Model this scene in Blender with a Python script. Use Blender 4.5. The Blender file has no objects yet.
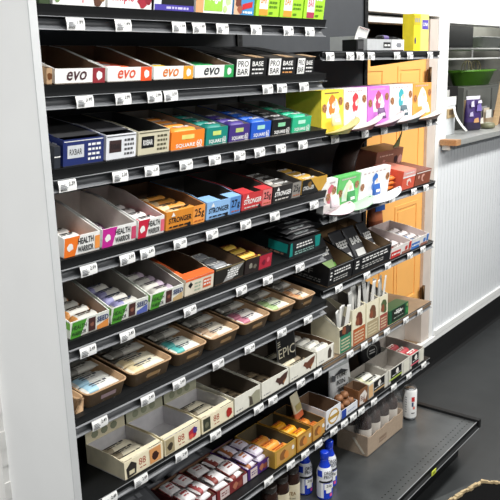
import bpy, math, random
from mathutils import Matrix, Vector
random.seed(7)
SC = bpy.context.scene
COL = SC.collection
R = math.radians

# ------------------------------------------------------------------ camera
cam_d = bpy.data.cameras.new('camera')
cam = bpy.data.objects.new('camera', cam_d); COL.objects.link(cam)
cam_d.sensor_fit = 'HORIZONTAL'; cam_d.sensor_width = 36.0
cam_d.lens = 36.0 * 736.0 / 500.0
cam_d.clip_start = 0.02
yaw, pitch, roll = R(51.286), R(-13.973), R(-1.60)
F = Vector((math.sin(yaw)*math.cos(pitch), math.cos(yaw)*math.cos(pitch), math.sin(pitch)))
RT = Vector((math.cos(yaw), -math.sin(yaw), 0)); UP = RT.cross(F)
rt = math.cos(roll)*RT + math.sin(roll)*UP
up = -math.sin(roll)*RT + math.cos(roll)*UP
M = Matrix((rt, up, -F)).transposed().to_4x4()
M.translation = Vector((-2.1378, -1.3878, 1.1775))
cam.matrix_world = M
SC.camera = cam

# ------------------------------------------------------------------ light
SC.view_settings.view_transform = 'Standard'
SC.view_settings.look = 'None'
SC.view_settings.gamma = 1.0
SC.view_settings.use_curve_mapping = False
SC.view_settings.exposure = 0.0
world = bpy.data.worlds.new('world'); SC.world = world
world.use_nodes = True
world.node_tree.nodes['Background'].inputs[0].default_value = (0.93, 0.97, 1.0, 1)
world.node_tree.nodes['Background'].inputs[1].default_value = 0.15

def area(name, loc, size, power, color=(1, 0.99, 0.96), rot=(0, 0, 0)):
    d = bpy.data.lights.new(name, 'AREA'); d.shape = 'RECTANGLE'
    d.size, d.size_y = size; d.energy = power; d.color = color
    o = bpy.data.objects.new(name, d); COL.objects.link(o)
    o.location = loc; o.rotation_euler = rot
    return o
# ceiling fluorescents over the aisle, then added fill lamps
area('ceiling_and_fill_lamp', (-0.6, -1.0, 2.25), (2.4, 0.30), 68)
area('ceiling_and_fill_lamp', (2.2, -0.9, 2.25), (2.4, 0.30), 88)
area('ceiling_and_fill_lamp', (-3.6, -0.1, 2.25), (2.0, 0.30), 120)  # unseen lamp set out to the left to brighten the end panel face
area('ceiling_and_fill_lamp', (-0.6, -3.0, 2.25), (2.4, 0.30), 42, rot=(R(20), 0, 0))  # added row farther out, frontal fill into the shelves
area('ceiling_and_fill_lamp', (2.2, -3.0, 2.25), (2.4, 0.30), 34, rot=(R(20), 0, 0))  # second lamp of the added fill row
area('back_room_tube', (3.6, 0.78, 1.9), (1.6, 0.25), 16)

# ------------------------------------------------------------------ materials
MATS = {}
def lin(c):
    c = c / 255.0
    return c/12.92 if c <= 0.04045 else ((c+0.055)/1.055)**2.4
def mat(name, rgb, rough=0.5, metal=0.0, var=0.06, scale=40.0, bump=0.0, spec=0.5, stretch=None, trans=0.0):
    if name in MATS: return MATS[name]
    m = bpy.data.materials.new(name); m.use_nodes = True
    nt = m.node_tree; b = nt.nodes['Principled BSDF']
    c = [lin(v) for v in rgb]
    b.inputs['Roughness'].default_value = rough
    b.inputs['Metallic'].default_value = metal
    b.inputs['Specular IOR Level'].default_value = spec
    tc = nt.nodes.new('ShaderNodeTexCoord')
    mp = nt.nodes.new('ShaderNodeMapping')
    if stretch: mp.inputs['Scale'].default_value = stretch
    nz = nt.nodes.new('ShaderNodeTexNoise'); nz.inputs['Scale'].default_value = scale
    nz.inputs['Detail'].default_value = 3
    rp = nt.nodes.new('ShaderNodeValToRGB')
    rp.color_ramp.elements[0].position = 0.3; rp.color_ramp.elements[1].position = 0.7
    rp.color_ramp.elements[0].color = [max(0, v*(1-var)) for v in c] + [1]
    rp.color_ramp.elements[1].color = [min(1, v*(1+var)) for v in c] + [1]
    nt.links.new(tc.outputs['Object'], mp.inputs[0]); nt.links.new(mp.outputs[0], nz.inputs[0])
    nt.links.new(nz.outputs[0], rp.inputs[0]); nt.links.new(rp.outputs[0], b.inputs['Base Color'])
    if bump:
        bp = nt.nodes.new('ShaderNodeBump'); bp.inputs['Strength'].default_value = bump
        bp.inputs['Distance'].default_value = 0.002
        nt.links.new(nz.outputs[0], bp.inputs['Height']); nt.links.new(bp.outputs[0], b.inputs['Normal'])
    if trans:
        b.inputs['Alpha'].default_value = 1 - trans
    MATS[name] = m
    return m
def C(h, rough=0.42, **k):
    """plain printed card colour from a hex string"""
    return mat('card_' + h + ('_g' if rough < .35 else ''), tuple(int(h[i:i+2], 16) for i in (0, 2, 4)), rough, **k)

BLACKM = mat('black_shelf_metal', (18, 19, 20), 0.5, 0.0, 0.15, 60, 0, .3)
CHANNEL = mat('grey_price_channel', (104, 106, 109), 0.45, 0.1, 0.05, 30)
CHEDGE = mat('lit_channel_edge', (150, 152, 155), 0.4, 0.1, 0.04, 30)  # edge colour lightened for the overhead light the channel lips catch
DECKM = mat('worn_grey_deck_metal', (94, 97, 98), 0.30, 0.6, 0.22, 7)
PANELM = mat('charcoal_back_panel', (62, 65, 70), 0.5, 0.0, 0.06, 20)
SLOT = mat('slot_black', (6, 6, 7), 0.8)
WHITEP = mat('white_panel_paint', (226, 227, 227), 0.45, 0, 0.02, 6)
WHITEW = mat('white_wall_paint', (240, 240, 238), 0.5, 0, 0.02, 4)
CHIP = mat('chipped_trim_paint', (232, 231, 228), 0.5, 0, 0.08, 14, 0.6)
BEAD = mat('white_beadboard_paint', (226, 229, 232), 0.45, 0, 0.02, 8)
FLOORM = mat('dark_grey_vinyl', (44, 46, 47), 0.5, 0, 0.12, 9)
COVE = mat('black_cove_rubber', (17, 17, 18), 0.5, 0, 0.1, 30)
ORANGE = mat('orange_door_paint', (252, 186, 104), 0.45, 0, 0.04, 6)
JAMB = mat('beige_jamb_paint', (208, 196, 186), 0.5, 0, 0.06, 9)
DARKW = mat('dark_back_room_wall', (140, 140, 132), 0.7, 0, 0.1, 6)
WOOD = mat('counter_wood', (176, 132, 90), 0.5, 0, 0.2, 14, 0, 0.5, (1, 8, 8))
COUNTER = mat('grey_counter_laminate', (146, 148, 146), 0.4, 0, 0.08, 30)
KRAFT = mat('kraft_board', (176, 143, 108), 0.75, 0, 0.08, 90, 0.15)
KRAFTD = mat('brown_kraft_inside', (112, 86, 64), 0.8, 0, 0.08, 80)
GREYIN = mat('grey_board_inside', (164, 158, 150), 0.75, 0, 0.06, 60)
BROWNF = mat('worn_brown_shelf_board', (134, 112, 88), 0.6, 0, 0.2, 12)
WHITE = C('efefec'); BLACK = C('141416'); CREAM = C('e6e0c8'); TAGW = C('f4f4f2')
INK = C('1c1c20')

# ------------------------------------------------------------------ mesh builder
_text = {}
def text_mesh(s, bold, shear):
    k = (s, bold, shear)
    if k in _text: return _text[k]
    cu = bpy.data.curves.new('txt', 'FONT'); cu.body = s; cu.size = 1; cu.resolution_u = 2
    cu.offset = bold; cu.shear = shear; cu.align_x = 'LEFT'
    o = bpy.data.objects.new('txt', cu); COL.objects.link(o)
    dg = bpy.context.evaluated_depsgraph_get(); dg.update()
    me = o.evaluated_get(dg).to_mesh()
    vs = [(v.co.x, v.co.y) for v in me.vertices]; fs = [tuple(p.vertices) for p in me.polygons]
    o.evaluated_get(dg).to_mesh_clear()
    bpy.data.objects.remove(o); bpy.data.curves.remove(cu)
    if vs:
        x0 = min(v[0] for v in vs); x1 = max(v[0] for v in vs); y0 = min(v[1] for v in vs); y1 = max(v[1] for v in vs)
        W = max(x1-x0, 1e-6); H = max(y1-y0, 1e-6)
        vs = [((x-x0)/W, (y-y0)/H) for x, y in vs]
        _text[k] = (vs, fs, W/H)
    else: _text[k] = ([], [], 1)
    return _text[k]

class MB:
    def __init__(s): s.v = []; s.f = []; s.mi = []; s.m = []; s.sm = []
    def mid(s, m):
        if m not in s.m: s.m.append(m)
        return s.m.index(m)
    def face(s, pts, m, smooth=False):
        i = len(s.v); s.v += [tuple(p) for p in pts]
        s.f.append(tuple(range(i, i+len(pts)))); s.mi.append(s.mid(m)); s.sm.append(smooth)
    def box(s, x0, x1, y0, y1, z0, z1, m, front=None, top=None, left=None):
        i = len(s.v)
        s.v += [(x0,y0,z0),(x1,y0,z0),(x1,y1,z0),(x0,y1,z0),(x0,y0,z1),(x1,y0,z1),(x1,y1,z1),(x0,y1,z1)]
        for q, mm in (((0,3,2,1),m),((4,5,6,7),top or m),((0,1,5,4),front or m),((2,3,7,6),m),((1,2,6,5),m),((3,0,4,7),left or m)):
            s.f.append(tuple(i+a for a in q)); s.mi.append(s.mid(mm)); s.sm.append(False)
        return s
    def prism_x(s, prof, x0, x1, m, left=None, right=None, edges=None):
        """profile (y,z), counter-clockwise seen from +x, extruded along x"""
        n = len(prof); i = len(s.v)
        s.v += [(x0, y, z) for y, z in prof] + [(x1, y, z) for y, z in prof]
        s.f.append(tuple(i+k for k in reversed(range(n)))); s.mi.append(s.mid(left or m)); s.sm.append(False)
        s.f.append(tuple(i+n+k for k in range(n))); s.mi.append(s.mid(right or m)); s.sm.append(False)
        for k in range(n):
            a, b = k, (k+1) % n
            s.f.append((i+a, i+b, i+n+b, i+n+a)); s.mi.append(s.mid(edges[k] if edges else m)); s.sm.append(False)
        return s
    def prism_z(s, prof, z0, z1, m, top=None):
        n = len(prof); i = len(s.v)
        s.v += [(x, y, z0) for x, y in prof] + [(x, y, z1) for x, y in prof]
        s.f.append(tuple(i+k for k in reversed(range(n)))); s.mi.append(s.mid(m)); s.sm.append(False)
        s.f.append(tuple(i+n+k for k in range(n))); s.mi.append(s.mid(top or m)); s.sm.append(False)
        for k in range(n):
            a, b = k, (k+1) % n
            s.f.append((i+a, i+b, i+n+b, i+n+a)); s.mi.append(s.mid(m)); s.sm.append(False)
        return s
    def prism_y(s, prof, y0, y1, m, front=None):
        """profile (x,z), extruded along y"""
        n = len(prof); i = len(s.v)
        s.v += [(x, y0, z) for x, z in prof] + [(x, y1, z) for x, z in prof]
        s.f.append(tuple(i+k for k in range(n))); s.mi.append(s.mid(front or m)); s.sm.append(False)
        s.f.append(tuple(i+n+k for k in reversed(range(n)))); s.mi.append(s.mid(m)); s.sm.append(False)
        for k in range(n):
            a, b = k, (k+1) % n
            s.f.append((i+b, i+a, i+n+a, i+n+b)); s.mi.append(s.mid(m)); s.sm.append(False)
        return s
    def loft(s, loops, mats, closed=True, cap0=True, cap1=True, smooth=True):
        """loops: lists of 3d points of equal length; mats: one per gap, or one for all"""
        n = len(loops[0]); i = len(s.v)
        for l in loops: s.v += [tuple(p) for p in l]
        for g in range(len(loops)-1):
            mm = mats[g] if isinstance(mats, (list, tuple)) else mats
            for k in range(n if closed else n-1):
                a, b = k, (k+1) % n
                s.f.append((i+g*n+a, i+g*n+b, i+(g+1)*n+b, i+(g+1)*n+a)); s.mi.append(s.mid(mm)); s.sm.append(smooth)
        if closed and cap0:
            s.f.append(tuple(i+k for k in reversed(range(n)))); s.mi.append(s.mid(mats[0] if isinstance(mats, (list, tuple)) else mats)); s.sm.append(False)
        if closed and cap1:
            o = i+(len(loops)-1)*n
            s.f.append(tuple(o+k for k in range(n))); s.mi.append(s.mid(mats[-1] if isinstance(mats, (list, tuple)) else mats)); s.sm.append(False)
        return s
    def lathe(s, prof, mats, n=20, cx=0, cy=0):
        loops = [[(cx+r*math.cos(2*math.pi*k/n), cy+r*math.sin(2*math.pi*k/n), z) for k in range(n)] for r, z in prof]
        return s.loft(loops, mats)
    def tube(s, pts, r, m, n=6):
        pts = [Vector(p) for p in pts]; loops = []
        for j, p in enumerate(pts):
            d = (pts[min(j+1, len(pts)-1)] - pts[max(j-1, 0)]).normalized()
            a = d.cross(Vector((0, 0, 1)))
            if a.length < 1e-3: a = d.cross(Vector((0, 1, 0)))
            a.normalize(); b = d.cross(a)
            loops.append([tuple(p + a*r*math.cos(2*math.pi*k/n) + b*r*math.sin(2*math.pi*k/n)) for k in range(n)])
        return s.loft(loops, m)
    def text(s, t, o, ux, uy, h, m, w=None, bold=0.02, shear=0.0, wrap=None):
        vs, fs, asp = text_mesh(t, bold, shear)
        if not vs: return s
        w = w or h*asp; i = len(s.v); o = Vector(o); ux = Vector(ux); uy = Vector(uy)
        for x, y in vs:
            if wrap:                      # wrap = (radius, start angle): around a cylinder at the origin
                a = wrap[1] + x*w/wrap[0]
                s.v.append((wrap[0]*math.cos(a), wrap[0]*math.sin(a), o.z + y*h))
            else:
                s.v.append(tuple(o + ux*(x*w) + uy*(y*h)))
        for f in fs:
            s.f.append(tuple(i+k for k in f)); s.mi.append(s.mid(m)); s.sm.append(False)
        return s
    def mesh(s, name):
        me = bpy.data.meshes.new(name); me.from_pydata(s.v, [], s.f)
        for m in s.m: me.materials.append(m)
        me.polygons.foreach_set('material_index', s.mi)
        me.polygons.foreach_set('use_smooth', s.sm)
        me.validate(); me.update()
        return me
    def build(s, name, parent=None):
        o = bpy.data.objects.new(name, s.mesh(name)); COL.objects.link(o)
        if parent is not None: o.parent = parent
        return o

def tag(o, label, cat, group=None):
    o['label'] = label; o['category'] = cat
    if group: o['group'] = group
    return o
def thing(name, label, cat, loc=(0, 0, 0), rot=(0, 0, 0), group=None):
    o = bpy.data.objects.new(name, None); COL.objects.link(o)
    o.location = loc; o.rotation_euler = rot; o.empty_display_size = 0.02
    return tag(o, label, cat, group)
def struct(o): o['kind'] = 'structure'; return o
def sbox(name, *a, **k):
    return struct(MB().box(*a, **k).build(name))
def mtx(o):
    return Matrix.LocRotScale(o.location, o.rotation_euler.to_quaternion(), o.scale)

# ------------------------------------------------------------------ room shell
ZF = -0.64; YW = 0.40
sbox('floor', -4.5, 5.5, -4.5, YW, ZF-0.05, ZF, FLOORM)
XD0, XD1 = 0.80, 1.70      # door opening
XO0 = 1.935                  # pass-through opening
# curb with black cove and white cap
sbox('baseboard_back', -1.2, 5.5, YW-0.012, YW, ZF, -0.478, COVE)
b = MB(); b.prism_x([(YW-0.035, ZF), (YW-0.012, ZF), (YW-0.012, ZF+0.03), (YW-0.017, ZF+0.008)], -1.2, 5.5, COVE)
struct(b.build('trim_1'))
sbox('trim_2', XD1-0.6, 5.5, YW-0.014, YW+0.02, -0.478, -0.450, WHITEW)
# door recess floor
sbox('trim_3', 0.6, 1.80, YW+0.02, 0.80, -0.50, -0.445, BROWNF)
# wall pieces
sbox('wall_back', 1.80, XO0, YW, YW+0.10, -0.45, 2.2, WHITEW)
sbox('wall_back_upper', -1.2, 1.80, YW, YW+0.10, 1.415, 2.2, WHITEW)
sbox('wall_back_header', XO0, 5.5, YW, YW+0.10, 1.385, 2.2, WHITEW)
# beadboard below the pass-through
bead = struct(bpy.data.objects.new('wall_back_lower', None)); COL.objects.link(bead)
MB().box(XO0-0.09, 5.5, YW+0.004, YW+0.10, -0.45, 0.70, BEAD).build('backing_panel', bead)
bm_ = MB().box(0, 0.0415, 0, 0.006, 0, 1.146, BEAD).mesh('bead_plank')
x = XO0-0.09
while x < 3.6:
    o = bpy.data.objects.new('plank', bm_); COL.objects.link(o); o.parent = bead; o.location = (x, YW-0.002, -0.447); x += 0.045
MB().box(XO0-0.075, 5.5, YW-0.016, YW-0.001, -0.447, -0.415, WHITEW).build('base_moulding', bead)
# door jamb, panel under the door
sbox('trim_4', XD1, 1.80, YW+0.005, YW+0.16, -0.445, 1.40, JAMB)
sbox('trim_5', 0.80, XD1, YW+0.03, YW+0.12, 1.37, 1.40, WHITEP)
sbox('wall_under_door', 0.6, XD1, YW+0.11, YW+0.15, -0.445, -0.205, mat('scuffed_white_panel', (178, 174, 168), .55, 0, .12, 9))
# orange half door with raised panels
door = struct(bpy.data.objects.new('door_1', None)); COL.objects.link(door)
ZD0, ZD1, YD = -0.19, 1.29, YW+0.022
MB().box(0.80, XD1, YD, YD+0.035, ZD0, ZD1, ORANGE).build('door_leaf', door)
for (a, c, e, g) in ((0.86, 1.22, 0.52, 1.16), (1.366, 1.64, 0.52, 1.16), (0.86, 1.22, -0.14, 0.43), (1.366, 1.64, -0.14, 0.43)):
    m = MB()
    for q in ((a, a+0.02, e, g), (c-0.02, c, e, g), (a+.02, c-.02, e, e+0.02), (a+.02, c-.02, g-0.02, g)):
        m.box(q[0], q[1], YD-0.004, YD, q[2], q[3], ORANGE)
    m.build('panel_moulding', door)
    MB().prism_y([(a+.035, e+.035), (c-.035, e+.035), (c-.035, g-.035), (a+.035, g-.035)], YD-0.003, YD, ORANGE).build('raised_panel', door)
HINGE = mat('dark_bronze_hinge', (92, 70, 46), 0.4, 0.7)
for z in (1.10, -0.135):
    m = MB(); m.box(XD1-0.025, XD1+0.015, YW-0.002, YW+0.008, z-0.038, z+0.038, HINGE); m.tube([(XD1-0.008, YW-0.006, z-0.05), (XD1-0.008, YW-0.006, z+0.05)], 0.008, HINGE)
    m.build('hinge', door)
# end panel at the near end of the shelving
pan = struct(bpy.data.objects.new('wall_left', None)); COL.objects.link(pan)
MB().box(-1.163, -1.148, -0.036, 0.34, ZF, 2.2, WHITEP).build('end_panel', pan)
MB().box(-1.166, -1.146, -0.040, -0.036, ZF, 2.2, mat('shade_grey_edge', (196, 198, 199), .5, 0, .03, 20)).build('edge_strip', pan)  # edge colour greyed to carry the shading on this narrow side
m = MB(); prof = []
rnd = random.Random(3)
zs = [ZF + i*0.05 for i in range(int((0.71-ZF)/0.05)+2)]
for z0, z1 in zip(zs, zs[1:]):
    j = 0.248 - 0.006*rnd.random()
    m.box(-1.181, -1.163, j, 0.33, z0, z1, CHIP)
struct(m.build('trim_6'))
# room behind the pass-through
YF2 = 1.05
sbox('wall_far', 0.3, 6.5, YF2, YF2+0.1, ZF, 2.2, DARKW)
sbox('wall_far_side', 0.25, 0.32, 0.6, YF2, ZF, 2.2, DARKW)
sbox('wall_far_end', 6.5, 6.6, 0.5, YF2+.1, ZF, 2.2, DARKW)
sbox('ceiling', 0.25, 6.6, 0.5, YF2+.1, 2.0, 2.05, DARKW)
BLOCKW = mat('dim_brown_light_block', (92, 86, 76), .7, 0, .1, 6)
sbox('wall_added_dark', 0.6, 1.90, .80, .83, ZF, 2.0, BLOCKW)  # added dark partition, keeps the opening above the door dark
sbox('wall_light_block', 1.87, 1.90, .505, .80, ZF, 2.0, BLOCKW)  # added to block light from the right
sbox('ceiling_light_block', 0.6, 1.87, .505, .80, 1.60, 1.63, BLOCKW)  # added lid closing the dark box against light
sbox('floor_far', 0.25, 6.6, 0.50, YF2+.1, ZF-0.05, ZF, FLOORM)

# ------------------------------------------------------------------ gondola
XL, XM, XR = -1.132, 0.0, 0.925
YB = 0.352
gf = thing('gondola_frame', 'black steel upright frame and back panels carrying the shelves', 'shelving')
for x0, x1 in ((XL, XM-0.014), (XM+0.014, XR-0.03)):
    MB().box(x0, x1, YB, YB+0.01, -0.44, 1.62, PANELM).build('back_panel', gf)
for x in (XM-0.014, XR-0.03):
    u = MB().box(x, x+0.028, YB-0.008, YB+0.03, ZF, 1.62, BLACKM).build('upright', gf)
    m = MB(); z = -0.4
    while z < 1.6:
        m.box(x+0.008, x+0.013, YB-0.0088, YB-0.007, z, z+0.016, SLOT); m.box(x+0.017, x+0.022, YB-0.0088, YB-0.007, z, z+0.016, SLOT); z += 0.0254
    s_ = m.build('slots', u); s_['kind'] = 'stuff'

TILT = R(8.5)
def make_shelf(name, x0, x1, z0, band, tilt, label, depth=0.332, board=None, wl=None):
    """price channel bottom edge at y=0, z0"""
    t = thing(name, label, 'shelf', (0, 0, 0), (0, 0, 0), 'gondola shelves')
    ztop = z0 + 0.0275 + band
    yf = -0.022 if band > .01 else -0.004
    c, s = math.cos(tilt), math.sin(tilt)
    def P(d, h): return (yf + d*c - h*s, ztop + d*s + h*c)
    MB().prism_x([P(0, -0.018), P(depth, -0.018), P(depth, 0), P(0, 0)], x0+0.002, x1-0.002, board or BLACKM).build('shelf_board', t)
    MB().prism_x([(yf+.006, z0+.024), (yf+.010, z0+.024), (yf+.001, ztop+.0004), (yf-.003, ztop+.0004)], x0+.002, x1-.002, BLACKM).build('front_lip', t)
    ch = MB()
    tp = -0.020 if band > .01 else -0.006
    prof = [(tp, 0.0275), (tp+.009, 0.0235), (tp+.014 if band < .01 else -.002, 0.017), (.0045, 0.011), (0.0015, 0.005), (-0.0045, 0.001)]
    if band > .01: prof = [(tp, 0.0275), (-.008, 0.0240), (-.003, 0.0190), (-.005, 0.0120), (-.010, 0.0055), (-.018, 0.0010)]
    inner = [(y+0.002, z-0.0012) for y, z in prof]
    L1 = [(x0, y, z0+z) for y, z in prof]; L2 = [(x1, y, z0+z) for y, z in prof]
    ch.loft([L1, L2], CHANNEL, closed=False, smooth=True)
    L3 = [(x0, y, z0+z) for y, z in inner]; L4 = [(x1, y, z0+z) for y, z in inner]
    ch.loft([L4, L3], BLACKM, closed=False, smooth=True)
    ch.build('price_channel', t)
    e = MB(); yb_ = -.019 if band > .01 else -.004; e.box(x0, x1, yb_-.002, yb_+.002, z0-0.0010, z0+0.0014, CHEDGE); e.box(x0, x1, tp-(.0065 if band > .01 else .001), tp+.001, z0+0.0266, z0+0.0276, CHEDGE)
    e.build('channel_edge', t)
    for xx in (x0+0.001, x1-0.004):
        yb, zb = P(depth, 0)
        MB().prism_x([(0.008, z0+0.004), (yb+0.002, zb-0.058), (yb+0.002, zb-0.002), (yf+.002, ztop-.002)], xx, xx+0.003, BLACKM).build('bracket', t)
    return t, yf, ztop, tilt

S = {'S1': 1.268, 'S2': 1.098, 'S3': 0.914, 'S4': 0.705, 'S5': 0.506, 'S6': 0.307, 'S7': 0.071, 'S8': -0.218,
     'R1': 1.191, 'R2': 0.911, 'R3': 0.632, 'R4': 0.357, 'R5': 0.069, 'R6': -0.210}
WHERE = {'S1': 'topmost near shelf', 'S2': 'second near shelf', 'S3': 'third near shelf', 'S4': 'fourth near shelf', 'S5': 'fifth near shelf',
         'S6': 'sixth near shelf', 'S7': 'long second-lowest shelf, near half', 'S8': 'long lowest shelf, near half', 'R1': 'topmost far shelf', 'R2': 'second far shelf',
         'R3': 'third far shelf', 'R4': 'fourth far shelf', 'R5': 'long second-lowest shelf, far half', 'R6': 'long lowest shelf, far half'}
ORD = ['first', 'second', 'third', 'fourth', 'fifth', 'sixth', 'seventh', 'eighth', 'ninth', 'tenth', 'eleventh', 'twelfth', 'thirteenth', 'fourteenth']
HOLD = {'S1': 'holding green and white boxes, topmost at near end', 'S2': 'holding low white and black bar boxes', 'S3': 'holding navy, orange, teal and blue bar boxes',
        'S4': 'holding boxes marked with gram numbers', 'S5': 'holding seed bar boxes, above the kraft trays', 'S6': 'carrying the row of brown kraft trays',
        'S7': 'under the cream boxes, second from lowest, near half', 'S8': 'above the blue bottles, lowest, near half', 'R1': 'carrying the yellow box beside the orange door',
        'R2': 'carrying cookie displays with curled flaps', 'R3': 'carrying green cookie display and brown boxes', 'R4': 'carrying black jerky boxes',
        'R5': 'carrying tall cream jerky boxes, brown topped far half', 'R6': 'above the can and carrier, lowest far half'}
SH = {}
for k in S:
    if k[0] == 'S': bx = (XL, XM-0.001); band = 0.024 if k in ('S1','S2','S3','S4','S5','S6') else 0.003; tl = TILT if band > .01 else 0
    else: bx = (XM+0.001, XR); band = 0.003; tl = TILT if k in ('R3', 'R4') else 0
    SH[k] = make_shelf('shelf', bx[0], bx[1], S[k], band, tl, 'black metal shelf with price channel ' + HOLD[k], board=BROWNF if k == 'R5' else None)

# base deck
bd = thing('base_deck', 'deep worn grey metal base deck carrying bottles, can and carrier', 'shelf')
YDK = -0.25; ZDK = -0.44
MB().box(XL, XR-0.012, YDK, YB-0.010, ZDK-0.012, ZDK, DECKM).build('deck_plate', bd)
m = MB(); m.box(XR-0.012, XR+0.012, YDK-0.012, YB-0.010, ZDK-0.03, ZDK+0.012, BLACKM); m.build('end_rail', bd)
m = MB(); m.prism_x([(YDK-0.004, ZDK-0.03), (YDK, ZDK-0.03), (YDK, ZDK+0.002), (YDK-0.004, ZDK+0.002)], XL, XR-0.012, BLACKM)
m.box(XL, XR-0.012, YDK-0.003, YDK, ZDK+0.002, ZDK+0.0028, CHEDGE); m.build('front_edge', bd)
m = MB(); m.prism_x([(YDK-0.013, ZDK-0.024), (YDK-0.012, ZDK-0.026), (YDK-0.004, ZDK-0.020), (YDK-0.004, ZDK-0.016)], XL, XR-0.012, BLACKM); m.box(XL, XR-0.012, YDK-0.0145, YDK-0.0125, ZDK-0.0262, ZDK-0.0242, CHEDGE); m.build('price_channel', bd)
MB().box(XL, XR-0.01, -0.17, -0.16, ZF, ZDK-0.012, COVE).build('kick_plate', bd)
m = MB(); x = XL+0.02
while x < XR-0.03:
    for r, y in enumerate((YDK+0.028, YDK+0.056)):
        m.prism_z([(x+r*0.012+0.0035*math.cos(a*math.pi/3), y+0.0035*math.sin(a*math.pi/3)) for a in range(6)], ZDK-0.001, ZDK+0.0004, SLOT)
    x += 0.0254
h_ = m.build('perforations', bd); h_['kind'] = 'stuff'

# ------------------------------------------------------------------ price tags
TAGS = {
'S1': [-1.007, -0.864, -0.672, -0.594, -0.498, -0.345, -0.182, -0.064],
'S2': [-0.998, -0.88, -0.773, -0.714, -0.295, -0.222, -0.099],
'S3': [-1.068, -0.907, -0.799, -0.67, -0.551, -0.44, -0.342, -0.233, -0.109],
'S4': [-1.027, -0.902, -0.832, -0.709, -0.575, -0.421, -0.272, -0.045],
'S5': [-1.05, -0.92, -0.682, -0.45, -0.316, -0.134],
'S6': [-1.032, -0.865, -0.742, -0.571, -0.419, -0.245, -0.088],
'S7': [-1.027, -0.915, -0.755, -0.603, -0.386, -0.309, -0.142, -0.033],
'R5': [0.194, 0.306, 0.396, 0.494, 0.668, 0.805],
'S8': [-0.342, -0.211, -0.119, -0.030],
'R6': [0.077, 0.155, 0.224, 0.287, 0.391, 0.568, 0.712, 0.865],
'R1': [0.052, 0.183, 0.252, 0.332, 0.535, 0.645, 0.829],
'R2': [0.084, 0.293, 0.44, 0.616, 0.839],
'R3': [0.071, 0.284, 0.516, 0.713, 0.829],
'R4': [0.112, 0.32, 0.492, 0.691, 0.817]}
PRICE = {'S1': '1.99', 'S2': '3.99', 'S3': '2.39', 'S4': '2.99'}
GREYINK = C('8d8f92')
for k, xs in TAGS.items():
    me = MB(); w = 0.050
    a = Vector((0, -0.0265 if k in ('S1','S2','S3','S4','S5','S6') else -.0085, -0.001)); bdir = Vector((0, .0015, 0.0270)).normalized(); hgt = 0.0275
    def pt(u, v, off=0): return a + Vector((u, 0, 0)) + bdir*(v*hgt) + Vector((0, -off - 0.0022*math.sin(math.pi*v), 0))
    Lf = [[pt(-w/2, v/5) for v in range(6)], [pt(w/2, v/5) for v in range(6)]]
    me.loft(Lf, TAGW, closed=False); 
    Lb = [[pt(w/2, v/5, -0.0008) for v in range(6)], [pt(-w/2, v/5, -0.0008) for v in range(6)]]
    me.loft(Lb, TAGW, closed=False)
    for i in range(5):
        me.face([pt(-w/2, i/5, -.0008), pt(-w/2, i/5), pt(-w/2, (i+1)/5), pt(-w/2, (i+1)/5, -.0008)], TAGW)
        me.face([pt(w/2, i/5), pt(w/2, i/5, -.0008), pt(w/2, (i+1)/5, -.0008), pt(w/2, (i+1)/5)], TAGW)
    body = me.mesh('price_tag')
    pr = MB()
    pr.text(PRICE.get(k, '2.49'), pt(0.002, 0.48, 0.0018), (1, 0, 0), bdir, 0.0095, INK, w=0.018, bold=0.015)
    for j in range(3):
        o_ = pt(-w/2+0.004, 0.30+0.14*j, 0.0018); ln = 0.020 - 0.003*j
        pr.face([o_, o_+Vector((ln, 0, 0)), o_+Vector((ln, 0, 0))+bdir*0.0022, o_+bdir*0.0022], GREYINK)
    for j in range(7):
        o_ = pt(-w/2+0.004+j*0.0026, 0.10, 0.0018)
        pr.face([o_, o_+Vector((0.0014, 0, 0)), o_+Vector((0.0014, 0, 0))+bdir*0.004, o_+bdir*0.004], INK)
    prm = pr.mesh('price_print')
    for i, x in enumerate(xs):
        o = bpy.data.objects.new('price_tag', body); COL.objects.link(o)
        o.location = (x - (.015 + .013*(1+(x+1.1)/1.1) if S[k] > .2 and k[0] == 'S' else .008), 0, S[k]); o.rotation_euler = (0, R(random.uniform(-2.5, 2.5)), 0)
        tag(o, 'white paper price tag, %s from near end of %s' % (ORD[i], WHERE[k]), 'price tag', 'price tags on the shelf channels')
        p = bpy.data.objects.new('price_print', prm); COL.objects.link(p); p.parent = o
m = MB(); m.box(-0.020, 0.020, -0.002, 0, 0, 0.020, C('d9e44a')); m.box(-0.012, 0.010, -0.0026, -0.002, 0.006, 0.014, C('8a9a2c'))
o = m.build('price_tag'); o.location = (0.425, YDK-0.0150, ZDK-0.024); tag(o, 'small yellow green tag on the base deck front edge', 'price tag')

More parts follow.
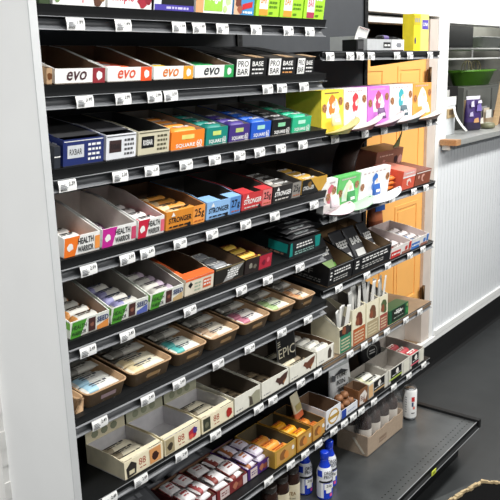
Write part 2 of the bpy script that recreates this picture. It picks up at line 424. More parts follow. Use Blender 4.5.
# ------------------------------------------------------------------ product builders
def prints(mb, items, w, h, side=None, d=0.0):
    """flat printing on the front (or the near side) of a carton; u, v are fractions of width and height"""
    for i, it in enumerate(items):
        off = 0.0004 + 0.00018*i
        if side: o = Vector((-w/2-off, d, 0)); ux = Vector((0, -1, 0)); W = d
        else: o = Vector((-w/2, -off, 0)); ux = Vector((1, 0, 0)); W = w
        uz = Vector((0, 0, 1)); Q = lambda u, v: o + ux*(min(max(u, .001), .999)*W) + uz*(min(max(v, .004), 1.0)*h)
        t = it[0]
        if t == 'r': mb.face([Q(it[1], it[3]), Q(it[2], it[3]), Q(it[2], it[4]), Q(it[1], it[4])], it[5])
        elif t == 'p': mb.face([Q(*q) for q in it[1]], it[2])
        elif t == 'c': mb.face([Q(it[1], it[2]) + ux*(it[3]*math.cos(a*math.pi/6)) + uz*(it[3]*math.sin(a*math.pi/6)) for a in range(12)], it[4])
        elif t == 't':
            k = it[6] if len(it) > 6 else {}
            mb.text(it[1], Q(it[2], it[3]), ux, uz, it[4]*h, it[5], w=(k['w']*W if 'w' in k else None), bold=k.get('bold', .012), shear=k.get('shear', 0))
        elif t == 'g':   # rows too small to read: u0,u1,v0,v1,rows,mat
            n = it[5]; rr = random.Random(i*7+n)
            for j in range(n):
                v = it[3] + (it[4]-it[3])*(j+.2)/n; vh = (it[4]-it[3])*0.5/n; u = it[1]
                while u < it[2]-.02:
                    l = min(rr.uniform(.04, .12), it[2]-u); mb.face([Q(u, v), Q(u+l, v), Q(u+l, v+vh), Q(u, v+vh)], it[6]); u += l+.025
        elif t == 'b':   # irregular picture blob: u,v,r,mat
            rr = random.Random(int(it[1]*100)+i)
            mb.face([Q(it[1] + it[3]/W*rr.uniform(.7, 1.15)*math.cos(a*math.pi/5), it[2] + it[3]/h*rr.uniform(.7, 1.15)*math.sin(a*math.pi/5)) for a in range(10)], it[4])

class Carton: pass
def XK(k, x):
    if S[k] > .2 and k[0] == 'S': v = x - (.030 + .030*(x+1.1)/1.1)
    elif k[0] == 'S': v = x - (.018 + .016*(x+1.1)/1.1)
    else: v = x - (.033 + .010*x)
    return max(v, XL + .008)

def carton(k, x0, x1, label, hf, hb, d, outer, inner, front=None, ycut=0.55, fp=(), sp=(), closed=None, name='bar_box', cat='box', group=None, dy=0.0, back=0.0, yaw=0.0, slit=None):
    yf, zt, tl = SH[k][1:]
    x0, x1 = XK(k, x0), XK(k, x1)
    w = x1 - x0 - 0.004; t = 0.0022
    mb = MB()
    if closed:
        mb.prism_x([(0, 0), (d, 0), (d, hb), (0, hf)], -w/2, w/2, outer, edges=[outer, outer, closed, front or outer])
    else:
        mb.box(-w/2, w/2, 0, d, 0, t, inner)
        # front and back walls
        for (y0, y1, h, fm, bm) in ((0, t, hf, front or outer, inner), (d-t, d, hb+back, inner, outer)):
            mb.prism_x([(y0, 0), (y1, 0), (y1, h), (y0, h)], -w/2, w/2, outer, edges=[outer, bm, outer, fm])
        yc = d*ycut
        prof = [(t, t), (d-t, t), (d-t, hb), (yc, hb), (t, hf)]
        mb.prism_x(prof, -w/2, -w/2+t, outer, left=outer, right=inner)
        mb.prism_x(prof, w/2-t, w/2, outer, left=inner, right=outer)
    o = mb.build(name)
    dd = .0045 + dy
    o.location = ((x0+x1)/2, yf + dd*math.cos(tl), zt + 0.0008 + dd*math.sin(tl)); o.rotation_euler = (tl, 0, yaw)
    tag(o, label, cat, group or 'boxes on the ' + WHERE[k])
    if fp:
        pb = MB(); prints(pb, fp, w, hf); pb.build('front_print', o)
    if sp:
        pb = MB(); prints(pb, sp, w, min(hf, hb), True, d); pb.build('side_print', o)
    c = Carton(); c.o = o; c.w = w; c.d = d; c.hf = hf; c.hb = hb; c.t = t; c.label = label
    return c

_wrap = {}
def wrapper(L, W, H, main, acc, ink, style=0):
    """flow-wrapped bar, length along x, base at z=0"""
    key = (round(L, 3), W, H, main.name, acc.name, ink.name, style)
    if key in _wrap: return _wrap[key]
    mb = MB(); n = 10
    st = [(-.5, 1, .05), (-.44, 1, .06), (-.40, .96, .55), (-.32, 1, .95), (-.12, 1, 1.0), (.12, 1, .97), (.32, 1, .95), (.40, .96, .55), (.44, 1, .06), (.5, 1, .05)]
    loops = []
    for sx, sw, sh in st:
        l = []
        for a in range(n):
            th = 2*math.pi*a/n; cy, sz = math.cos(th), math.sin(th)
            yy = W/2*sw*math.copysign(abs(cy)**.6, cy); zz = H/2 + H/2*sh*math.copysign(abs(sz)**.7, sz)
            l.append((sx*L, yy, zz))
        loops.append(l)
    ms = {0: [main, main, main, main, main, acc, acc, acc, main], 1: [acc, acc, acc, main, main, main, acc, acc, acc],
          2: [main, main, acc, acc, main, main, main, main, main], 3: [acc, main, main, main, main, main, main, main, acc]}[style]
    # loops run with +x, so order reversed for outward faces
    mb.loft([list(reversed(l)) for l in loops], [ms[i] for i in range(9)])
    zt = H + .0006
    for j, (u0, u1, v0, v1) in enumerate(((-.26, .10, .05, .20), (-.24, -.02, -.16, -.06), (.02, .16, -.16, -.08), (.14, .24, .02, .22))):
        if H > .009: mb.face([(u0*L, v0*W, zt), (u1*L, v0*W, zt), (u1*L, v1*W, zt), (u0*L, v1*W, zt)], ink)
    _wrap[key] = mb.mesh('wrapped_bar')
    return _wrap[key]

def put(ct, me, lx, ly, lz, rz, rx, label, group, name='wrapped_bar', cat='snack bar', ry=0.0):
    o = bpy.data.objects.new(name, me); COL.objects.link(o)
    m = mtx(ct.o) @ Matrix.Translation((lx, ly, lz)) @ Matrix.Rotation(rz, 4, 'Z') @ Matrix.Rotation(rx, 4, 'X') @ Matrix.Rotation(ry, 4, 'Y')
    loc, q, s = m.decompose()
    o.location = loc; o.rotation_euler = q.to_euler()
    return tag(o, label, cat, group)

def fill(ct, main, acc, ink, what, rows=3, layers=1, W=0.036, H=0.014, style=0, z=None, L=None, y0=None, tilt=0.0, group=None, jit=1.0, rz=0.0):
    """crosswise bars lying in a carton, the front row first"""
    L = L or ct.w - 0.011
    if layers > 2: H = round(H*layers/2, 4); layers = 2
    if layers == 2 and ct.hf < .07: H = round(H*2, 4); layers = 1
    rows = min(rows, 4)
    me = wrapper(L, W, H, main, acc, ink, style)
    lab = what; grp = group or what
    rr = random.Random(len(what)*13 + int(abs(ct.o.location.x)*1000))
    for l in range(layers):
        for r in range(rows):
            y = (y0 or ct.t + 0.003) + W/2 + r*(W+0.003) + 0.004*l
            if y + W/2 > ct.d - ct.t - 0.002: continue
            zz = (z if z is not None else ct.t + 0.001) + l*(H + 0.0015)
            pos = ('front', 'second', 'third', 'fourth', 'fifth')[r] + ' row' + ('' if layers == 1 else ', ' + ({2: ('lower', 'upper'), 3: ('bottom', 'middle', 'top'), 4: ('bottom', 'lower', 'upper', 'top')}[layers][l]) + ' layer')
            put(ct, me, rr.uniform(-.001, .001)*jit, y, zz, R(rr.uniform(-rz, rz)), tilt, lab + ', ' + pos, grp)

WH, BK, CR = WHITE, BLACK, CREAM
cr = lambda h: C(h)
def c3(h): return C(h)
RED, DRED, ORG, YEL, GRN, TEAL, BLUE, NAVY, PUR, MAG = (c3(h) for h in ('c62c30', '8e2430', 'ee7a24', 'f0c83c', '3fa53c', '168a82', '2a56b8', '24356e', '48327c', 'c02c8c'))
GREY = c3('9a9a98'); DGREY = c3('4c4c4e'); BROWN = c3('6e4630'); TAN = c3('c8a878'); GOLD = c3('cf9a3a'); PINK = c3('e888a0'); SKY = c3('8ab8e4')

# ------------------------------------------------------------------ topmost near shelf
k = 'S1'
carton(k, -1.112, -1.062, 'dark green snack box at the near end of the topmost shelf', .11, .11, .2, c3('3a4a30'), GREYIN, closed=c3('3a4a30'), fp=[('r', .1, .8, .1, .5, c3('77824a'))])
carton(k, -1.058, -.902, 'white box with pink script beside the dark green box', .11, .11, .2, WH, GREYIN, closed=WH,
       fp=[('t', 'simple', .30, .06, .26, c3('c83a52'), {'w': .45}), ('g', .2, .5, .4, .7, 3, PINK), ('b', .84, .1, .014, c3('5a3a2c')), ('b', .93, .2, .012, c3('7c5c3c')), ('b', .08, .15, .012, c3('70905a'))])
carton(k, -.898, -.750, 'white box with pink script and red fruit print', .11, .11, .2, WH, GREYIN, closed=WH,
       fp=[('t', 'simple', .08, .08, .26, c3('c83a52'), {'w': .5}), ('g', .1, .6, .45, .8, 3, PINK), ('b', .78, .15, .016, c3('a02838')), ('b', .92, .22, .014, c3('8a2030')), ('b', .86, .34, .014, c3('c86a74'))])
carton(k, -.746, -.592, 'black box with white lettering and purple lower band', .11, .11, .2, BK, GREYIN, closed=BK,
       fp=[('r', 0, .18, 0, 1, c3('cfd4dc')), ('r', .02, 1, 0, .13, c3('4a3f9e')), ('t', 'vega', .36, .28, .26, WH, {'w': .48, 'bold': .025}), ('g', .30, .9, .02, .12, 1, c3('c8c4e8'))])
carton(k, -.588, -.431, 'white box with lime green label panel', .11, .11, .2, WH, GREYIN, closed=WH,
       fp=[('r', 0, .20, 0, .8, c3('dfa070')), ('r', .22, .72, .05, .6, c3('9ccf4c')), ('t', 'vega', .32, .22, .22, WH, {'w': .34, 'bold': .025}), ('b', .88, .3, .012, c3('c4dca0')), ('b', .80, .12, .010, c3('bcd490'))])
carton(k, -.427, -.330, 'light blue snack box with cookie print', .11, .11, .2, c3('4a90c8'), GREYIN, closed=c3('4a90c8'),
       fp=[('r', 0, .30, 0, 1, c3('d8b898')), ('b', .2, .3, .016, c3('6c3a2c')), ('b', .30, .12, .012, c3('a05a40')), ('t', 'FUEL', .42, .42, .2, WH, {'w': .52, 'shear': .2}), ('p', [(.4, .12), (.9, .2), (.9, .34), (.4, .26)], RED), ('g', .45, .9, .02, .12, 1, WH)])
for i, (a, b_, lb) in enumerate(((-.324, -.205, 'lime green bar box, nearest of three lime boxes'), (-.201, -.076, 'lime green bar box, middle of three lime boxes'), (-.072, .050, 'lime green bar box at the far shelf end'))):
    carton(k, a, b_, lb, .11, .11, .2, c3('a4d934'), GREYIN, closed=c3('a4d934'),
           fp=[('r', .14, .50, .02, 1, WH), ('t', 'PRO', .18, .62, .22, c3('ee8a3a' if i < 2 else 'c04a6a'), {'w': .28}), ('t', 'BAR', .18, .32, .22, c3('ee8a3a' if i < 2 else 'c04a6a'), {'w': .28}), ('r', .14, .50, .02, .18, c3('e8a03c' if i < 2 else 'b03a5a')),
               ('t', 'BOLT', .56, .50, .20, WH, {'w': .34, 'bold': .025}), ('g', .56, .9, .2, .42, 2, c3('5d8a1c')), ('r', .56, .72, .06, .12, c3('5d8a1c'))])

# ------------------------------------------------------------------ second near shelf
k = 'S2'
evo = [(-1.071, -.920, '8e2c34', '5c1f28', 'white low tray marked in maroon, nearest lettered tray', '45242c'), (-.916, -.764, 'e8552c', 'd84a28', 'white low tray marked in red orange', 'd8502c'),
       (-.760, -.607, 'e8a030', 'c8892c', 'white low tray marked in amber', 'd87a34'), (-.603, -.433, '2e9a52', '2a8a4a', 'white low tray marked in green', '26282c')]
carton(k, -1.118, -1.075, 'small brown paper bar box behind the white panel edge', .036, .036, .2, KRAFT, KRAFTD, fp=[('b', .6, .5, .008, c3('6a4020'))])
for i, (a, b_, h1, h2, lb, ht) in enumerate(evo):
    c = carton(k, a, b_, lb, .034, .060, .22, WH, KRAFTD, ycut=.75,
        fp=[('r', .74, 1, 0, 1, c3(h1)), ('t', 'evo', .22, .22, .60, c3(ht), {'w': .40, 'shear': .25, 'bold': .015}), ('b', .88, .5, .010, WH)])
    if i == 1: fill(c, WH, c3('e06030'), RED, 'white and orange wrapped bar in the red orange tray', 4, 2, H=.013)
    if i == 2: fill(c, c3('e8c83c'), c3('caa42c'), WH, 'yellow wrapped bar in the amber tray', 2, 2, L=.06, H=.013)
    if i == 3: fill(c, c3('3aa860'), WH, c3('1f6a3a'), 'green wrapped bar in the green marked tray', 3, 2, H=.013, style=1)
for a, b_, lb, h in ((-.429, -.275, 'black carton with square white logo panel, nearest of three', 'd8d8d8'), (-.271, -.119, 'black carton with square white logo panel, middle of three', 'd8985a'), (-.115, -.012, 'black carton with square white logo panel, farthest of three', 'd8d8d8')):
    c = carton(k, a, b_, lb, .050, .058, .24, BK, c3('2a2a2c'), closed=c3('2e2c2b'), fp=[('r', .03, .44, .02, .98, WH), ('t', 'PRO', .07, .54, .34, INK, {'w': .33}), ('t', 'BAR', .07, .10, .34, INK, {'w': .33}),
        ('t', 'BASE', .52, .56, .28, WH, {'w': .36, 'bold': .015}), ('g', .52, .9, .30, .48, 1, WH), ('g', .52, .88, .08, .24, 1, c3(h))],
        sp=[('r', .62, .90, .25, .75, c3('c8c8c6')), ('t', 'BASE', .20, .3, .4, GREY, {'w': .3})])
    m = MB(); m.prism_x([(.010, .0508), (.20, .0573), (.20, .0583), (.010, .0518)], -.055, .010, c3('44403c')); m.build('torn_lid', c.o); m = MB(); m.prism_x([(.004, .0520), (.06, .0535), (.06, .0545), (.004, .0535)], .02, .06, c3('b89a78'))
    m.build('torn_lid', c.o)

# ------------------------------------------------------------------ third near shelf
k = 'S3'
def rx(a, b_, hx, lb, side, lid, logo, ink):
    c = carton(k, a, b_, lb, .062, .070, .22, c3(hx), DGREY, ycut=.4,
       fp=[('r', .10, .50, .30, .78, logo), ('t', 'RXBAR', .15, .42, .22, INK if logo is not BK else WH, {'w': .30}), ('g', .60, .92, .12, .85, 4, ink), ('r', 0.02, .98, .92, .95, ink)], sp=[('g', .2, .9, .75, .85, 1, c3(side)), ('r', .3, .8, .2, .6, BK)])
    return c
carton(k, -1.118, -1.073, 'dark charcoal box partly hidden by white end panel', .050, .062, .22, c3('2c3038'), DGREY, closed=c3('38383a'), fp=[('r', 0, 1, .5, .55, WH)])
c = rx(-1.069, -.943, '23306a', 'navy blue bar box with silver logo plate', 'c8ccd8', 0, c3('d0d4d8'), WH)
m = MB(); m.prism_x([(.020, .0638), (.21, .0705), (.21, .0715), (.020, .0648)], -c.w/2, c.w/2, c3('3a3a3c')); m.build('flap', c.o)
c = rx(-.939, -.836, 'e2e4e8', 'white bar box with dark brown logo plate', 'a0a0a0', 0, c3('3c2c2c'), DGREY)
m = MB(); m.prism_x([(.030, .0642), (.21, .0705), (.21, .0715), (.030, .0652)], -c.w/2+.008, c.w/2, c3('46464a')); m.build('flap', c.o)
c = rx(-.832, -.715, 'cfc8ae', 'cream bar box with black logo plate', 'a09a80', 0, BK, c3('55503c'))
fill(c, c3('d4cdb4'), c3('4a4438'), INK, 'cream wrapped bar in the cream bar box', 4, 2, H=.016)
for a, b_, hx, bx_, lb, sl in ((-.711, -.574, 'f2842a', 'f29a3c', 'orange bar box', 'e4d87a'), (-.570, -.472, '17857a', '1f7f74', 'teal bar box', 'c8dc7a'), (-.468, -.368, '43307c', '4a3a86', 'purple bar box', 'b8c878'), (-.364, -.261, '2258c4', '2a62c8', 'bright blue bar box', 'a0d8c8'), (-.257, -.151, '17181a', '202224', 'black bar box, next to the mint green one', '8ad0a4'), (-.147, -.034, '2cb083', '2ab288', 'mint green bar box at the far end', 'b8ecd4')):
    c = carton(k, a, b_, lb + ' with white lettering', .050, .066, .22, c3(hx), GREYIN, ycut=.8,
       fp=[('t', 'SQUARE', .14, .10, .24, WH, {'w': .58, 'bold': .025}), ('t', '60', .76, .12, .34, WH, {'w': .17}), ('r', .30, .68, .56, .80, c3(sl)), ('r', .78, .93, .06, .10, WH)])
    fill(c, c3(bx_), c3(bx_), WH, lb.split(',')[0].replace('bar box', 'wrapped bar').replace(' at the far end', '') + ' in its open box', 5 if 'purple' not in lb else 3, 2, W=.040, H=.0265, style=3)

# ------------------------------------------------------------------ fourth near shelf
k = 'S4'
HW = [(-1.090, -.977, 'f07a28', 'white bar box with orange panel', 'f09a4c'), (-.973, -.855, 'c42a94', 'white bar box with magenta panel', 'c84a6c'), (-.851, -.751, 'c82440', 'white bar box with crimson panel', 'e06a7c')]
for i, (a, b_, hx, lb, h2) in enumerate(HW):
    c = carton(k, a, b_, lb + (' below the navy box' if i == 0 else ''), .048, .080, .22, WH, mat('pale_board_inside', (214, 206, 200), .7), ycut=.70,
       fp=[('p', [(.0, .0), (.30, .0), (.44, 1), (.02, 1)], c3(hx)), ('b', .17, .5, .010, WH), ('t', 'HEALTH', .38, .54, .32, INK, {'w': .44, 'bold': .025}), ('t', 'WARRIOR', .38, .12, .32, INK, {'w': .44, 'bold': .025}), ('r', .86, 1, .12, .8, c3(h2))])
    if i == 0: fill(c, c3('e6e2dc'), c3('e8853c'), INK, 'white and orange wrapped bar in the orange panel box', 3, 2, H=.014, style=1)
    if i == 1: put(c, wrapper(.10, .034, .014, c3('6a3060'), c3('8a3a7a'), WH, 3), .015, .10, .004, R(70), 0, 'lone purple wrapped bar in the magenta panel box', None)
    if i == 2: fill(c, c3('ece6e4'), c3('c42a48'), INK, 'white and crimson wrapped bar in the crimson panel box', 4, 2, H=.021, style=1)
ST = [(-.747, -.585, 'd98a30', '25', 'orange bar box marked twenty five grams', 'ee9c4a'), (-.581, -.422, '8fb9e6', '27', 'pale blue bar box marked twenty seven grams', '5c8cc8'), (-.418, -.263, 'c63c40', '25', 'red bar box marked twenty five grams', 'e07a78'), (-.259, -.098, '2a2828', '25', 'black bar box with silver right panel', '8c8882')]
for i, (a, b_, hx, g, lb, h2) in enumerate(ST):
    c = carton(k, a, b_, lb, .052, .064, .23, c3(hx), KRAFTD if i == 0 else c3('4a4642'), ycut=.35,
       fp=[('r', .68, 1, 0, 1, c3(h2)), ('t', 'STRONGER', .06, .36, .30, INK if i < 2 else WH, {'w': .58, 'bold': .025, 'shear': .12}), ('p', [(.12, .72), (.22, .72), (.17, .96)], WH), ('t', g, .72, .40, .44, INK, {'w': .17, 'bold': .015}), ('t', 'g', .90, .30, .36, INK, {'w': .07}), ('g', .08, .62, .10, .26, 1, INK if i < 2 else c3('cfcac4')), ('b', .58, .12, .007, INK), ('g', .72, .96, .10, .24, 1, c3('b05a2a'))])
    m = MB()
    if i in (1, 2):
        m.prism_x([(.0, .0525), (.045, .0550), (.045, .0560), (.0, .0535)], -c.w/2, -.018, c3(hx)); m.build('torn_lid', c.o); m = MB(); m.prism_x([(.0, .0525), (.035, .0545), (.035, .0555), (.0, .0535)], .020, c.w/2, c3(hx)); m.build('torn_lid', c.o)
    if i == 0: fill(c, c3('d99440'), c3('e8c89a'), INK, 'orange wrapped bar in the orange gram box', 4, 3, W=.036, H=.0155, style=2)
    if i == 3: fill(c, c3('37332f'), c3('a8a098'), WH, 'black and silver wrapped bar in the black gram box', 5, 3, W=.036, H=.016, style=2)
c = carton(k, -.094, .064, 'black and gold bar box at the far end of fourth shelf', .052, .060, .22, c3('c89a3c'), c3('3a3028'), ycut=.35, fp=[('p', [(0, 0), (.7, 0), (.32, 1), (0, 1)], BK), ('t', 'STRONGER', .05, .30, .26, WH, {'w': .42}), ('b', .3, .62, .012, c3('7a5a2a')), ('p', [(.8, 0), (1, 0), (1, .6)], WH)])
fill(c, c3('c89c40'), BK, WH, 'gold and black wrapped bar in the gold box', 4, 3, W=.036, H=.0145, style=1)

# ------------------------------------------------------------------ fifth near shelf
k = 'S5'
SE = [(-1.100, -.966, 'e09048', 'white and green seed bar box with orange corner', 'c88a4c', '3e2c20'), (-.962, -.828, '5a68b0', 'white and green seed bar box with blue corner', '8a88b0', '2c3048'), (-.824, -.690, 'c8ab7c', 'white and green seed bar box with tan corner', 'b0a0b0', '3c2c3c')]
for i, (a, b_, hx, lb, b1, b2) in enumerate(SE):
    c = carton(k, a, b_, lb, .044, .078, .22, c3('e4e6de'), GREYIN, ycut=.72,
       fp=[('p', [(0, .0), (.26, 0), (.42, .95), (.06, .95)], c3('4f9a34')), ('t', 'HEALTH', .05, .48, .24, INK, {'w': .36}), ('t', 'WARRIOR', .04, .12, .24, INK, {'w': .36}), ('r', .46, .64, .1, .9, c3('4a2c2a')), ('b', .55, .5, .006, c3('8a5a4a')), ('p', [(.68, .05), (.98, .05), (.98, .52), (.68, .28)], c3(hx)), ('t', 'SEED', .68, .50, .32, NAVY, {'w': .30, 'bold': .025})],
       sp=[('r', 0, 1, .55, .95, c3('7cba4c')), ('g', .3, .8, .1, .4, 1, GREY)])
    fill(c, c3('c2c0b8'), c3(b1), c3(b2), 'white seed bar in the box with ' + ('orange', 'blue', 'tan')[i] + ' corner', 4, 3, W=.034, H=.014, style=(1, 2, 0)[i], L=c.w-.028, rz=3.0, jit=5)
c = carton(k, -.686, -.559, 'kraft bar box with orange rim', .050, .068, .23, c3('e2d6c2'), KRAFTD, ycut=.40, front=c3('e6dcc8'), fp=[('p', [(.10, .62), (.18, .82), (.26, .62), (.18, .42)], BK), ('r', 0, 1, .88, 1, c3('ee6a34')), ('g', .32, .55, .15, .75, 3, c3('a8b8a0')), ('r', .62, .9, .2, .75, c3('d8683c')), ('g', .64, .88, .3, .7, 2, WH)])
m = MB(); m.prism_x([(.0, .051), (.035, .0525), (.035, .0535), (.0, .052)], -c.w/2, c.w/2, c3('ee6a34')); m.prism_x([(.035, .0525), (.15, .0665), (.15, .0675), (.035, .0535)], -c.w/2, -c.w/2+.022, c3('ee6a34')); m.build('rim_flap', c.o)
c = carton(k, -.555, -.416, 'black bar box with silver leaf shaped panel', .050, .064, .22, c3('26241f'), KRAFTD, ycut=.6, fp=[('p', [(.28, .06), (.62, .10), (.98, .9), (.55, .86)], c3('a6a6a4')), ('g', .42, .80, .2, .8, 4, WH), ('r', 0, 1, .92, 1, c3('8a7a58'))])
fill(c, c3('8a8c90'), c3('5c5e62'), WH, 'silver grey wrapped bar in the black box', 4, 2, W=.036, H=.017, style=2)
c = carton(k, -.412, -.270, 'black and red bar box with gold bars', .048, .062, .22, c3('2c2422'), c3('3c302a'), ycut=.6, fp=[('r', .52, 1, 0, .95, c3('b02a3c')), ('b', .2, .5, .010, c3('8c887c')), ('b', .36, .4, .009, c3('6c685c')), ('b', .7, .45, .010, c3('7a1c30')), ('b', .86, .55, .009, c3('d85a6a'))])
fill(c, c3('d8b44c'), c3('a83038'), c3('6a2a1c'), 'gold and red wrapped bar in the black and red box', 4, 2, W=.036, H=.017, style=1)
c = carton(k, -.170, .018, 'black bar box with teal corners under the silver box', .052, .056, .20, c3('22282a'), BK, closed=BK, fp=[('p', [(0, .1), (.10, .1), (.06, 1), (0, 1)], TEAL), ('p', [(.86, .2), (1, .2), (1, 1), (.80, 1)], TEAL), ('g', .20, .74, .52, .9, 2, WH), ('g', .16, .80, .1, .4, 2, c3('8cb0a8'))], sp=[('r', .55, .95, .3, .9, TEAL), ('g', .1, .9, .1, .3, 1, c3('9a7060'))])
me = wrapper(.165, .034, .012, c3('1c1c1e'), c3('2a2a2c'), c3('9aa0a0'), 3)
for j, (y, z) in enumerate(((.022, .056), (.060, .0565), (.098, .057), (.136, .0575), (.04, .0695), (.078, .070), (.058, .083))):
    put(c, me, random.uniform(-.004, .004), y, z+.001, R(random.uniform(-3, 3)), R(1), 'black wrapped bar on the teal cornered box, %s of the stack' % ORD[j], 'black bars stacked on the teal cornered box')

# ------------------------------------------------------------------ sixth near shelf: kraft trays
k = 'S6'
yf, zt, tl = SH[k][1:]
def rr_loop(w, d, r, z, y0, n=4):
    pts = []
    for cx, cy, a0 in ((w/2-r, y0+r, -90), (w/2-r, y0+d-r, 0), (-w/2+r, y0+d-r, 90), (-w/2+r, y0+r, 180)):
        for j in range(n+1):
            a = R(a0 + 90*j/n); pts.append((cx + r*math.cos(a), cy + r*math.sin(a), z))
    return pts
def tray_mesh(w, d, h):
    mb = MB(); t = .003
    mb.loft([rr_loop(w-.018, d-.018, .014, 0, .009), rr_loop(w-.006, d-.006, .016, h-.004, .003), rr_loop(w, d, .018, h-.003, 0), rr_loop(w, d, .018, h, 0),
             rr_loop(w-.010, d-.010, .014, h, .005), rr_loop(w-.022, d-.022, .012, t, .011)], KRAFT)
    return mb.mesh('kraft_tray')
TR = [(-1.128, -1.072, 'f0f0ec', 'd8d4cc'), (-1.066, -.926, 'e4e4de', 'a4cce0'), (-.911, -.754, 'ece4cc', 'e0cfa4'), (-.738, -.604, 'e2e6dc', '58b4b0'), (-.590, -.448, 'e8e0d0', 'd0b498'), (-.432, -.287, 'e8e2dc', 'bc7488'), (-.272, -.138, 'dfe4d0', 'a8c488'), (-.120, -.014, 'e8d8c0', 'dca070')]
TRL = ['kraft tray mostly hidden by the white end panel', 'light blue kraft tray', 'cream and tan kraft tray', 'turquoise kraft tray', 'cream and brown kraft tray', 'rose kraft tray', 'pale green kraft tray', 'orange patched kraft tray']
for i, (a, b_, h1, h2) in enumerate(TR):
    a, b_ = XK(k, a) + .004, XK(k, b_) + .010
    w = b_-a-.004; d = .27
    o = bpy.data.objects.new('kraft_tray', tray_mesh(w, d, .043)); COL.objects.link(o)
    o.location = ((a+b_)/2, yf+.005, zt+.0015); o.rotation_euler = (tl, 0, 0)
    tag(o, TRL[i] + (' on the sixth shelf' if i == 0 else ' of wrapped bars on the sixth shelf'), 'tray', 'kraft trays on the sixth shelf')
    if i == 0: continue
    m = MB(); m.face([(-.02, .0062, .012), (.03, .0062, .012), (.03, .0045, .024), (-.02, .0045, .024)], c3('9a8488' if i == 1 else 'a08058')); m.build('faint_print', o)
    c = Carton(); c.o = o; c.w = w; c.d = d; c.t = .003
    me = wrapper(w-.028, .036, .0175, c3(h1), c3(h2), c3('4a4a52'), 2)
    me2 = wrapper(w-.028, .036, .0175, c3('a8a69e'), c3('6c6a64'), c3('44423e'), 2)  # back-row bars greyed, the shadow inside the tray put into their colour
    lab = 'wrapped bar, ' + TRL[i]
    for l, z in (('lower', .004), ('upper', .0225)):
        put(c, me, 0, .038, z, R(random.uniform(-1, 1)), 0, lab + ', front row, ' + l, 'bars in the ' + TRL[i])
        put(c, me, 0, .077, z, R(random.uniform(-1, 1)), 0, lab + ', second row, ' + l, 'bars in the ' + TRL[i])
        put(c, me2, 0, .120, z + (.012 if l == 'upper' else 0), R(random.uniform(-1, 1)), 0, 'shade-greyed ' + lab + ', third row, ' + l, 'back bars in the ' + TRL[i])
        put(c, me2, 0, .165, z + (.012 if l == 'upper' else 0), R(random.uniform(-1, 1)), 0, 'shade-greyed ' + lab + ', fourth row, ' + l, 'back bars in the ' + TRL[i])

# ------------------------------------------------------------------ long second-lowest shelf, near half
k = 'S7'
PIN = c3('ece2c4')
E88 = [(-.953, -.802, 'b06a34', 'cream box with house drawing and lettered back card', 'd89458'), (-.798, -.642, '5a4a8c', 'cream box with red berry picture, middle of three cream boxes', 'a83844'), (-.638, -.484, '6a6a50', 'cream box with dark photo square, beside the dark open box', 'b83a2c')]
for i, (a, b_, hx, lb, hb_) in enumerate(E88):
    fp = [('t', '88', .36, .42, .38, c3('a8452c'), {'w': .18, 'bold': .0}), ('g', .38, .54, .22, .32, 1, c3('a8452c'))]
    if i == 0: fp += [('p', [(.06, .06), (.28, .12), (.30, .66), (.17, .90), (.04, .60)], c3('2c2824')), ('r', .11, .24, .2, .42, c3('d8d0b0')), ('r', .64, .94, .12, .95, c3('d89a60')), ('b', .79, .5, .014, c3('3a2018'))]
    if i == 1: fp += [('r', .02, .26, .1, .95, c3('a89a78')), ('b', .14, .5, .012, c3('3c3428')), ('b', .78, .5, .019, c3('b02c3c')), ('b', .84, .62, .011, c3('4a3a86')), ('b', .72, .36, .010, c3('d85a4a'))]
    if i == 2: fp += [('r', .04, .26, .15, .92, c3('3a3c30')), ('b', .15, .5, .010, c3('6e6c58')), ('b', .86, .5, .016, c3('a82c24'))]
    c = carton(k, a, b_, lb, .053, .060, .155, PIN, mat('pale_grey_inside', (206, 204, 206), .6), ycut=.3, fp=fp)
    m = MB(); bw = c.w/2; d = c.d
    m.box(-bw, bw, d+.0005, d+.0025, .0, .145, PIN, front=c3('e2d9bc' if i == 0 else 'b8b8a0'))
    m.build('back_card', c.o)
    m = MB(); uz = Vector((0, 0, 1)); ux = Vector((1, 0, 0)); y = d-.0005
    if i == 0: m.text('88', (-.015, y, .108), ux, uz, .022, c3('8a3a2c'), w=.034); 
    for q in range(6): m.face([(-.05+q*.017, y, .098), (-.038+q*.017, y, .098), (-.038+q*.017, y, .102), (-.05+q*.017, y, .102)], c3('8a8468'))
    for q in range(3):
        cx = -.04+q*.035; m.face([(cx+.013*math.cos(t*math.pi/4), y, .078+.012*math.sin(t*math.pi/4)) for t in range(8)], c3('8f947c'))
    m.build('card_print', c.o)
    m = MB(); m.box(-bw+.0025, bw-.0025, .004, .022, .0545, .0555, c3('efe6c8')); m.build('front_flap', c.o)
    if i != 1: fill(c, c3('ece4cc'), c3('a89a80'), INK, 'cream wrapped bar in the ' + ('house drawing box' if i == 0 else 'dark photo square box'), 3, 2, W=.034, H=.016, style=2, y0=.03)
EP = [(-.480, -.341, 'white paper box with pale bison print, inside dark and nearly empty', '8a8878', 1), (-.337, -.178, 'white paper box with dark bison print', '4a302a', 2), (-.174, -.005, 'white paper box with brown long horned cattle print', '6a4030', 3)]
